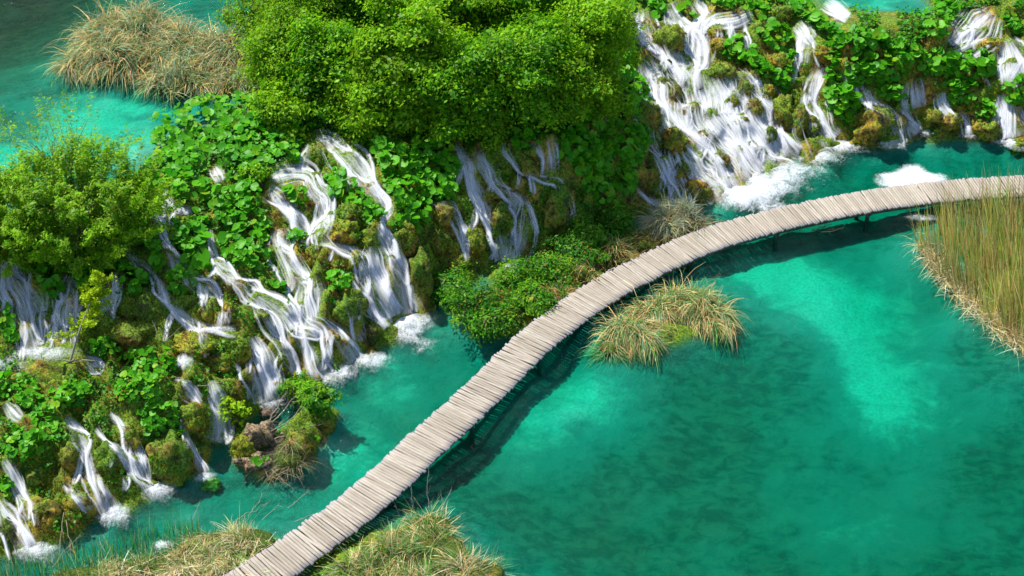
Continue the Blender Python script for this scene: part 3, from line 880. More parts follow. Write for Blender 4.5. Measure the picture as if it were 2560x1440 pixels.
BOULDERS = [
 # wide cascade on the right
 (1672, 105, 36, 34, 'big golden and green boulder parting the upper half of the wide white cascade', (1.2, 1.1, .9)),
 (1660, 172, 24, 32, 'half-washed green boulder just under the big golden one in the wide cascade', (.8, .9, .9)),
 (1664, 238, 34, 34, 'dark round boulder veiled by thin water at left of the wide cascade', (.7, .8, .9)),
 (1803, 178, 32, 17, 'low flat mossy boulder right of the white centre of the wide cascade', (1.0, 1, .9)),
 (1792, 82, 20, 17, 'small pale mossy rock near the top of the wide cascade, upper of two', (1.1, 1.1, .9)),
 (1798, 113, 20, 16, 'small mossy rock near the top of the wide cascade, lower of two', (1, 1, .9)),
 (1857, 224, 24, 22, 'squat mossy boulder at the right rim of the wide cascade, left of a near twin', (.9, .9, .8)),
 (1918, 234, 20, 22, 'rounded mossy boulder at the right rim of the wide cascade, right of a near twin', (1.1, 1.05, .8)),
 (1775, 291, 22, 14, 'small green boulder alone in the middle of the wide cascade', (.9, 1, .8)),
 (1832, 258, 14, 18, 'narrow brown rock between two water strands in the wide cascade', (1, .85, .7)),
 (1885, 273, 20, 22, 'brown mossy boulder right of the narrow rock in the wide cascade', (1, .9, .8)),
 (1955, 290, 28, 42, 'tall golden boulder standing at the right foot of the wide cascade', (1.15, 1.05, .8)),
 (1996, 305, 22, 38, 'dark mossy boulder leaning on the tall golden one at the cascade foot', (.9, .95, .8)),
 (2032, 325, 17, 28, 'small wet boulder under thin water right of the tall golden boulder', (.7, .7, .7)),
 (2188, 305, 40, 38, 'large round green-capped boulder at the far shore under a thin fall', (1, 1, .8)),
 (2158, 337, 20, 17, 'little golden boulder at the left foot of the large green-capped one', (1.2, 1.1, .8)),
 (2250, 310, 15, 24, 'slim brown boulder right of the large green-capped one at the far shore', (1, .85, .7)),
 (2328, 290, 26, 18, 'green boulder below the thin curtain fall at the far shore', (1, 1, .8)),
 (2372, 303, 30, 17, 'flat yellow rock at the waterline under the thin curtain fall', (1.25, 1.15, .9)),
 (2468, 322, 32, 20, 'yellow boulder at the waterline under the rightmost leaf clump', (1.25, 1.1, .8)),
 (1686, 360, 34, 32, 'golden boulder with green right half at the left margin of the wide cascade', (1.25, 1.1, .8)),
 (1612, 300, 36, 38, 'brown mossy boulder under leaves left of the wide cascade', (.9, .9, .8)),
 (1698, 428, 28, 34, 'upright mossy boulder beside the thin fall left of the wide cascade foot', (1, 1, .8)),
 (1745, 478, 42, 32, 'golden boulder at the waterline beside the foaming foot of the wide cascade', (1.2, 1.05, .8)),
 (1640, 470, 28, 40, 'dark mossy boulder in shade left of the thin fall near the boardwalk', (.7, .8, .8)),
 (1565, 65, 26, 34, 'mossy boulder at the top left of the wide cascade', (1, 1, .8)),
 (1958, 35, 22, 17, 'mossy boulder between leaf clumps at the top of the picture', (.9, .9, .8)),
 (2000, 250, 28, 24, 'golden rock among leaves right of the wide cascade', (1.15, 1.05, .8)),
 (1950, 155, 24, 18, 'golden rock between leaf clumps above the right side of the wide cascade', (1.2, 1.05, .8)),
 (2060, 130, 22, 18, 'orange-brown rock beside the small stream between leaf clumps', (1.2, 1, .8)),
 (2325, 215, 22, 26, 'dark brown rock behind the thin curtain fall', (.9, .8, .7)),
 (2480, 110, 26, 13, 'orange rock in the shallow rapids at the upper right', (1.3, 1.05, .8)),
 (2548, 368, 26, 16, 'small golden rock at the right edge just above the boardwalk', (1.2, 1.1, .8)),
 (1640, 200, 20, 20, 'small washed stone high at the left margin of the wide cascade', (.6, .65, .7)),
 (1705, 205, 22, 18, 'washed stone right below the white centre of the wide cascade', (.6, .65, .7)),
 (1845, 318, 34, 34, 'large washed hump in the lower middle of the wide cascade', (.65, .7, .65)),
 (1765, 345, 30, 26, 'washed hump left of the large one in the lower wide cascade', (.6, .65, .6)),
 (1880, 375, 28, 26, 'washed stone just above the churning foot of the wide cascade', (.65, .7, .6)),
 (1800, 400, 26, 26, 'washed stone at the lower left of the wide cascade', (.6, .65, .6)),
 (1925, 335, 20, 24, 'washed stone left of the tall golden boulder in the cascade', (.7, .7, .6)),
 (1712, 285, 24, 22, 'washed stone beside the golden margin boulder of the wide cascade', (.6, .65, .6)),
 (1905, 385, 14, 12, 'tiny washed brown stone at the foot of the wide cascade', (1, .8, .6)),
 # cliff in the centre
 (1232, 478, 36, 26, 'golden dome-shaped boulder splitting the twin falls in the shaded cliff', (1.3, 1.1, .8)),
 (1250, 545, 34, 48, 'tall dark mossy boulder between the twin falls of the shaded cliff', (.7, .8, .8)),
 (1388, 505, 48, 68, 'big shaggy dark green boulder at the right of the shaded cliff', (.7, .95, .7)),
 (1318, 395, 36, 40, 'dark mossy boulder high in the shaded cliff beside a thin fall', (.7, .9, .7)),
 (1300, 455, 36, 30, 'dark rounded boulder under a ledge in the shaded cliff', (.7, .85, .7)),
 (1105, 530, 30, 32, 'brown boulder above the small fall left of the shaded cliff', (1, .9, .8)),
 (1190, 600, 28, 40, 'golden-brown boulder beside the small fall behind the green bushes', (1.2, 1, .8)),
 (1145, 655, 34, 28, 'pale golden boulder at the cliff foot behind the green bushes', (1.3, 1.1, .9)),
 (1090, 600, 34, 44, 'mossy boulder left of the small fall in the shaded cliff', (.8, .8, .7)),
 # cascade left of centre
 (800, 392, 22, 34, 'olive dome under the split veil of the topmost central fall', (1, 1, .8)),
 (790, 638, 28, 32, 'round green-gold boulder between two central falls', (1.1, 1.1, .8)),
 (840, 663, 28, 20, 'golden flat boulder with dark cleft right of the round one between central falls', (1.2, 1, .8)),
 (890, 655, 26, 36, 'mossy boulder left of the tall fan-shaped fall', (1, 1, .8)),
 (700, 492, 26, 18, 'pale golden rock in the small pool above the central falls', (1.35, 1.15, .9)),
 (718, 545, 34, 22, 'golden mossy hump under the curved stream left of centre', (1.2, 1.1, .8)),
 (705, 585, 24, 16, 'pale rock below the curved stream left of centre', (1.3, 1.1, .9)),
 (782, 503, 14, 16, 'little golden boulder in the fork of the two central streams', (1.2, 1.05, .8)),
 (850, 575, 52, 26, 'broad sunlit golden ledge below a leaf clump in the centre', (1.35, 1.15, .8)),
 (870, 535, 40, 34, 'olive mossy wall under the leaf clump in the centre', (.9, .95, .8)),
 (912, 605, 20, 24, 'brown rock left of the narrow neck of the tall fan-shaped fall', (1.2, 1, .8)),
 (1010, 590, 36, 44, 'brown and olive boulder right of the neck of the tall fan-shaped fall', (1, .95, .8)),
 (1048, 690, 34, 80, 'tall dark mossy buttress right of the tall fan-shaped fall', (.75, .9, .7)),
 (868, 765, 50, 62, 'big dark mossy boulder between the two foaming central pools', (.8, .95, .7)),
 (930, 825, 24, 30, 'small dark wet boulder at the waterline between the two foaming pools', (.6, .65, .6)),
 (824, 852, 28, 34, 'golden dome under the lowest fan-shaped veil', (1.2, 1.1, .8)),
 (735, 842, 20, 36, 'narrow mossy boulder between two parallel streams', (1, .95, .8)),
 (590, 722, 36, 26, 'round mossy boulder above the parallel streams left of centre', (1, 1, .8)),
 (645, 795, 30, 26, 'pale golden hump left of the parallel streams', (1.25, 1.1, .8)),
 (598, 868, 30, 32, 'mossy boulder left of the lowest curtain fall, beside a paler twin', (1, 1, .7)),
 (648, 850, 26, 24, 'pale mossy boulder at the top of the lowest curtain fall', (1.2, 1.1, .8)),
 (520, 772, 32, 34, 'green shaggy boulder above the small ledge pool', (.9, 1.1, .7)),
 (572, 780, 16, 34, 'slim golden boulder right of the green shaggy one above the ledge pool', (1.2, 1.05, .8)),
 (452, 712, 36, 34, 'leafy dark boulder by the stream under the butterbur', (.7, .9, .7)),
 (705, 905, 16, 32, 'dark wet boulder right of the lowest curtain fall', (.7, .7, .6)),
 (585, 975, 30, 42, 'mossy boulder between the lowest curtain fall and the small fall left of it', (1, 1, .8)),
 (545, 905, 36, 26, 'golden-green hump above the small fall left of the curtain fall', (1.2, 1.1, .8)),
 (482, 1040, 36, 46, 'golden-topped boulder left of the small fall behind the islet', (1.2, 1.1, .8)),
 (424, 1135, 56, 66, 'large dark mossy boulder at the waterline in the lower left', (.8, .95, .7)),
 (272, 1150, 44, 58, 'mossy boulder between the two strongest falls in the lower left', (.85, 1, .7)),
 (330, 1090, 26, 34, 'green boulder right of the fork of falls in the lower left', (.9, 1, .7)),
 (190, 1255, 38, 32, 'small mossy boulder low beside the fall in the lower left', (.9, 1, .7)),
 (112, 1282, 42, 38, 'golden mossy boulder at the waterline near the lower left corner', (1.25, 1.15, .8)),
 (14, 1330, 22, 46, 'dark mossy boulder cut by the left edge near the bottom', (.8, .9, .7)),
 (90, 1190, 34, 34, 'olive boulder above the golden one near the lower left corner', (1, 1, .8)),
 (175, 1140, 34, 46, 'golden-brown boulder left of the strongest fall in the lower left', (1.1, 1, .8)),
 (130, 800, 26, 34, 'dark boulder in the middle of the broad fall at the left edge', (.6, .65, .6)),
 (360, 770, 60, 44, 'dark mossy hump right of the yellow-green sapling', (.75, .8, .7)),
 (330, 830, 60, 26, 'brown mossy hump under the yellow-green sapling', (1, .9, .8)),
 (480, 860, 60, 22, 'straw-coloured mossy hump right of the yellow-green sapling', (1.3, 1.15, .8)),
 # islet
 (606, 1120, 34, 34, 'orange-brown rough stone at the left end of the islet', (1.3, .9, .6)),
 (645, 1085, 34, 30, 'pale rough brown tufa stone at the top of the islet', (.95, .85, .7)),
 (628, 1150, 36, 22, 'low rough brown tufa stone at the waterline of the islet', (1.0, .85, .7)),
 (680, 1125, 34, 34, 'knobbly rough brown tufa stone in the middle of the islet', (.8, .72, .6)),
 (668, 1032, 26, 22, 'dark brown round stone on top of the islet', (.75, .6, .6)),
 (768, 962, 44, 44, 'brown mossy stone at the far end of the islet', (1, .85, .7)),
 (745, 1110, 50, 46, 'mossy stone under the dead twigs of the islet', (.8, .8, .8)),
 (800, 1050, 36, 40, 'olive stone at the right side of the islet', (1, 1, .9)),
 (520, 1212, 34, 16, 'flat pale stone just under the water left of the islet', (1.2, 1.3, 1.1)),
]
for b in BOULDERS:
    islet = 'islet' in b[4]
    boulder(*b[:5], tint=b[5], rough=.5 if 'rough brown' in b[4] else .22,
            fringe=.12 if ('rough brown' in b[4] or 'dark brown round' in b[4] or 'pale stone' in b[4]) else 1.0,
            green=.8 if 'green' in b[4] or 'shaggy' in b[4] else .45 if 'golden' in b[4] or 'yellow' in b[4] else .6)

# ------------------------------------------------------------------ waterfalls and streams
FR = Zc.copy(); EXPO = np.zeros_like(Zc)
CGX, CGY = np.meshgrid(cx, cy)
for C_, R_, ex in ROCKS:
    i0, i1 = np.searchsorted(cx, [C_[0] - R_[0], C_[0] + R_[0]]); j0, j1 = np.searchsorted(cy, [C_[1] - R_[1], C_[1] + R_[1]])
    if i1 <= i0 or j1 <= j0: continue
    q = 1 - ((CGX[j0:j1, i0:i1] - C_[0]) / R_[0]) ** 2 - ((CGY[j0:j1, i0:i1] - C_[1]) / R_[1]) ** 2
    zt_ = np.where(q > 0, C_[2] + R_[2] * np.sqrt(np.maximum(q, 0)), -9)
    if ex: EXPO[j0:j1, i0:i1] = np.maximum(EXPO[j0:j1, i0:i1], zt_ - Zc[j0:j1, i0:i1])
    FR[j0:j1, i0:i1] = np.maximum(FR[j0:j1, i0:i1], zt_)
EXPO = np.maximum(EXPO, 0)


STREAM = np.zeros((400, 700), bool)      # quarter-size map of where water runs, so that no plant is set there
def mark(path):
    Q = catmull(np.array(path, float), 6)
    for x, y, w in Q:
        r = max(3, w * 1.05) / 4 + .5
        j0, j1 = int((y + 80) / 4 - r), int((y + 80) / 4 + r) + 1; i0, i1 = int((x + 120) / 4 - r), int((x + 120) / 4 + r) + 1
        jj, ii = np.mgrid[max(j0, 0):min(j1, 400), max(i0, 0):min(i1, 700)]
        STREAM[jj, ii] |= ((jj * 4 - 80 - y) ** 2 + (ii * 4 - 120 - x) ** 2) < (r * 4) ** 2
def in_stream(px, py):
    return STREAM[np.clip(((np.asarray(py) + 80) / 4).astype(int), 0, 399), np.clip(((np.asarray(px) + 120) / 4).astype(int), 0, 699)]


def sheet(path, seed, M=25, cut=.28):
    Q = catmull(np.array(path, float), 7)
    t = unit(np.gradient(Q[:, :2], axis=0)); nn = np.stack([-t[:, 1], t[:, 0]], -1)
    us = np.linspace(-1.7, 1.7, M)
    hw = np.maximum(Q[:, 2] * 1.14, 3)
    wob = 1 + .25 * (np.array([mnoise.noise(Vector((k * .21, seed * 3.1, 0))) for k in range(len(Q))]))
    px = Q[:, 0][:, None] + nn[:, 0][:, None] * us[None] * (hw * wob)[:, None]
    py = Q[:, 1][:, None] + nn[:, 1][:, None] * us[None] * (hw * wob)[:, None]
    P = hit(px.ravel(), py.ravel(), F=FR).reshape(len(Q), M, 3)
    ex = np.clip(sample(EXPO, P[..., 0], P[..., 1]) - cut, 0, .35) * 2.4 + .8 * np.clip(sample(CONV, P[..., 0], P[..., 1]), -.1, .3)
    raw = P.copy()
    for _ in range(2):
        P[1:-1] = .25 * P[:-2] + .5 * P[1:-1] + .25 * P[2:]
        P[:, 1:-1] = .2 * P[:, :-2] + .6 * P[:, 1:-1] + .2 * P[:, 2:]
    return Q, us, P, ex, hw, raw


LIFT = np.array([.12, -.38, .85])
def fall_mesh(path, dens, seed, cut=.28):
    Vs, Fs, Us, Es, Ds, Ts, n0 = [], [], [], [], [], [], 0
    Q, us, P, ex, hw, raw = sheet(path, seed, cut=cut)
    n, M = len(Q), len(us)
    c = P[:, M // 2]
    ds = np.linalg.norm(np.diff(c, axis=0), axis=1); s_ = np.r_[0, np.cumsum(ds)]
    wm = np.maximum(np.linalg.norm(P[:, -1] - P[:, 0], axis=1) / (us[-1] - us[0]), .02)
    # the thin continuous film
    e2 = np.minimum(np.arange(n), 2 * np.arange(n)[::-1] + 2) / 3.0
    dn = np.repeat((dens - .4 * np.clip(1 - e2, 0, 1))[:, None], M, 1) - ex
    Vs.append((P + LIFT * .05).reshape(-1, 3))
    i = (np.arange(n - 1)[:, None] * M + np.arange(M - 1)[None]).ravel()
    Fs.append(np.stack([i, i + 1, i + M + 1, i + M], -1)); n0 += n * M
    Us.append(np.stack([us[None] * wm[:, None] + seed * 7.7, np.repeat(s_[:, None], M, 1) + seed * 3.3], -1).reshape(-1, 2))
    Es.append(np.repeat(np.clip(np.abs(us), 0, 1.7)[None], n, 0).ravel()); Ds.append(dn.ravel()); Ts.append(np.zeros(n * M))
    # threads of water that run down the sheet and are turned aside by every bump of the ground
    hgt = raw[..., 2].copy()
    hgt[:, 1:-1] = .25 * hgt[:, :-2] + .5 * hgt[:, 1:-1] + .25 * hgt[:, 2:]
    grad = np.gradient(hgt, us, axis=1) / wm[:, None]
    nt = int(np.clip(hw.mean() * 3.1 * (dens + .4), 12, 190))
    u = np.clip(rng.normal(0, .72, nt), -1.55, 1.55); vel = np.zeros(nt)
    start = np.where(rng.random(nt) < .4, 0, (n * rng.uniform(0, .6, nt)).astype(int))
    stop = np.minimum(n - 1, start + (n * rng.uniform(.3, 1.1, nt)).astype(int) + 5)
    Uall = np.zeros((n, nt))
    for r in range(n):
        Uall[r] = u
        q = np.clip((u - us[0]) / (us[1] - us[0]), 0, M - 1.001); a_ = q.astype(int); f_ = q - a_
        gsl = np.clip(grad[r, a_] * (1 - f_) + grad[r, a_ + 1] * f_, -1.6, 1.6)
        vel = .6 * vel - .30 * gsl - .03 * u
        act = r >= start
        u = np.where(act, np.clip(u + vel * (ds[min(r, n - 2)] / wm[r]) + rng.normal(0, .012, nt), -1.65, 1.65), u)
    for k in range(nt):
        r0, r1 = start[k], stop[k]
        if r1 - r0 < 4: continue
        rows = np.unique(np.r_[np.arange(r0, r1, 2), r1]); L_ = len(rows)
        uk = Uall[:, k].copy()
        uk[1:-1] = .25 * uk[:-2] + .5 * uk[1:-1] + .25 * uk[2:]
        uu = np.clip((uk[rows] - us[0]) / (us[1] - us[0]), 0, M - 1.001); a_ = uu.astype(int); f_ = (uu - a_)[:, None]
        p = P[rows, a_] * (1 - f_) + P[rows, a_ + 1] * f_
        ee = ex[rows, a_]
        p = p + LIFT * rng.uniform(.05, .15)
        if L_ < 3: continue
        tt = unit(np.gradient(p, axis=0)); sd = unit(np.cross(tt, np.array([0, -.6, .75])))
        taper = np.minimum(1, np.minimum(np.arange(L_) + .3, np.arange(L_)[::-1]) / max(2.0, L_ * .25))
        w_ = mpp(p[0]) * rng.uniform(.7, 2.3) * (1 + .4 * np.arange(L_) / L_)
        q_ = np.cumsum(rng.normal(0, 1, L_)); q_ = (q_ - q_.min()) / (np.ptp(q_) + 1e-6)
        al = rng.uniform(.05, .95) ** 1.5 * .62 * taper * (.5 + .7 * q_) * np.clip(1 - 2.6 * np.clip(ee - .08, 0, 1), .0, 1)
        w_ = w_ * (.7 + .9 * q_[::-1])
        Vs.append(np.stack([p - sd * (1.8 * w_)[:, None], p + LIFT * .015, p + sd * (1.8 * w_)[:, None]], 1).reshape(-1, 3))
        i = np.arange(L_ - 1) * 3 + n0
        Fs.append(np.concatenate([np.stack([i, i + 1, i + 4, i + 3], -1), np.stack([i + 1, i + 2, i + 5, i + 4], -1)])); n0 += 3 * L_
        z_ = np.full(L_, .002)
        Us.append(np.zeros((3 * L_, 2))); Es.append(np.ones(3 * L_)); Ds.append(np.zeros(3 * L_)); Ts.append(np.stack([z_, np.maximum(al, .002), z_], 1).ravel())
    return np.concatenate(Vs), np.concatenate(Fs), np.concatenate(Us), np.concatenate(Es), np.concatenate(Ds), np.concatenate(Ts)


def foam_mesh(px, py, rx, ry, dens, hgt, org, ang=0.0):
    """a low mound of froth on the water"""
    rx, ry = rx * 1.35, ry * 1.4
    c = hit([px], [py])[0]; m = mpp(c)
    nr, na = 9, 30
    r = np.linspace(0, 1, nr + 1)[1:]; a = np.arange(na) / na * 2 * math.pi
    sd = rng.uniform(0, 50)
    wav = 1 + .5 * (vnoise(np.cos(a) * 1.6 + sd, np.sin(a) * 1.6 + sd, 5) - .5)
    R, A = np.meshgrid(r, a, indexing='ij')
    ex = R * np.cos(A) * wav[None]; ey = R * np.sin(A) * wav[None]
    X = rx * m * (ex * math.cos(ang) - ey * math.sin(ang)); Y = ry * m / .6 * (ex * math.sin(ang) + ey * math.cos(ang))
    nz = fbm((X + c[0]) * 2.2, (Y + c[1]) * 2.2, 77, 3)
    zz = .015 + hgt * (1 - R ** 2) ** 2 * (.4 + 1.2 * nz)
    V = np.r_[[[0, 0, .015 + hgt]], np.stack([X, Y, zz], -1).reshape(-1, 3)] + c
    e = np.r_[0, R.ravel()]
    F = [(0, 1 + k, 1 + (k + 1) % na) for k in range(na)]
    Q = []
    for i in range(nr - 1):
        for k in range(na):
            Q.append((1 + i * na + k, 1 + i * na + na + k, 1 + i * na + na + (k + 1) % na, 1 + i * na + (k + 1) % na))
    return npmesh('foam', V - org, [np.array(F), np.array(Q)], M_FOAM, cols={'edge': e, 'dens': np.full(len(V), dens - .12)}, smooth=True)


def waterfall(label, paths, foams=(), dens=.62, name='waterfall', cat='waterfall'):
    first = paths[0][-1]
    org = hit([first[0]], [first[1]])[0]
    o = thing(name, label, cat, org, 'waterfalls and streams of the tufa barrier')
    paths = list(paths)
    for p in list(paths):          # little side trickles leaving the main stream
        if len(p) < 4: continue
        for k in range(4 if len(p) > 5 else 3):
            x0, y0, w0_ = p[rng.integers(1, len(p) - 1)]
            sg = rng.choice([-1, 1])
            x = x0 + sg * w0_ * .6; y = y0; br = [(x, y, 3.0)]
            for q in range(rng.integers(2, 5)):
                x += sg * rng.uniform(2, 16) * (1 if q == 0 else .5); y += rng.uniform(12, 26)
                br.append((x, y, rng.uniform(3, 7.5)))
            z_ = hit([b[0] for b in br], [b[1] for b in br])[:, 2]
            br = [b for b, zz_, ok_ in zip(br, z_, np.cumprod((z_ > .15) & (z_ < 3.75))) if ok_]
            if len(br) > 1: paths.append(br)
    for p in paths:
        seed = rng.uniform(0, 40)
        V, F, uv, e, d, th = fall_mesh(p, dens, seed, .06 if 'wide white' in label else .28)
        mark(p)
        link('water_strand', npmesh('water_strand', V - org, F, M_FALL, uvs={'flow': uv}, cols={'edge': e, 'dens': d, 'thread': th}, smooth=True), o)
    for f in foams:
        link('foam', foam_mesh(*f[:4], f[4] if len(f) > 4 else .62, f[5] if len(f) > 5 else .10, org), o)
        if f[2] > 45: link('foam', foam_mesh(f[0] + 8, f[1] + 5, f[2] * 1.45, f[3] * 1.5, .36, .012, org), o)
    return o


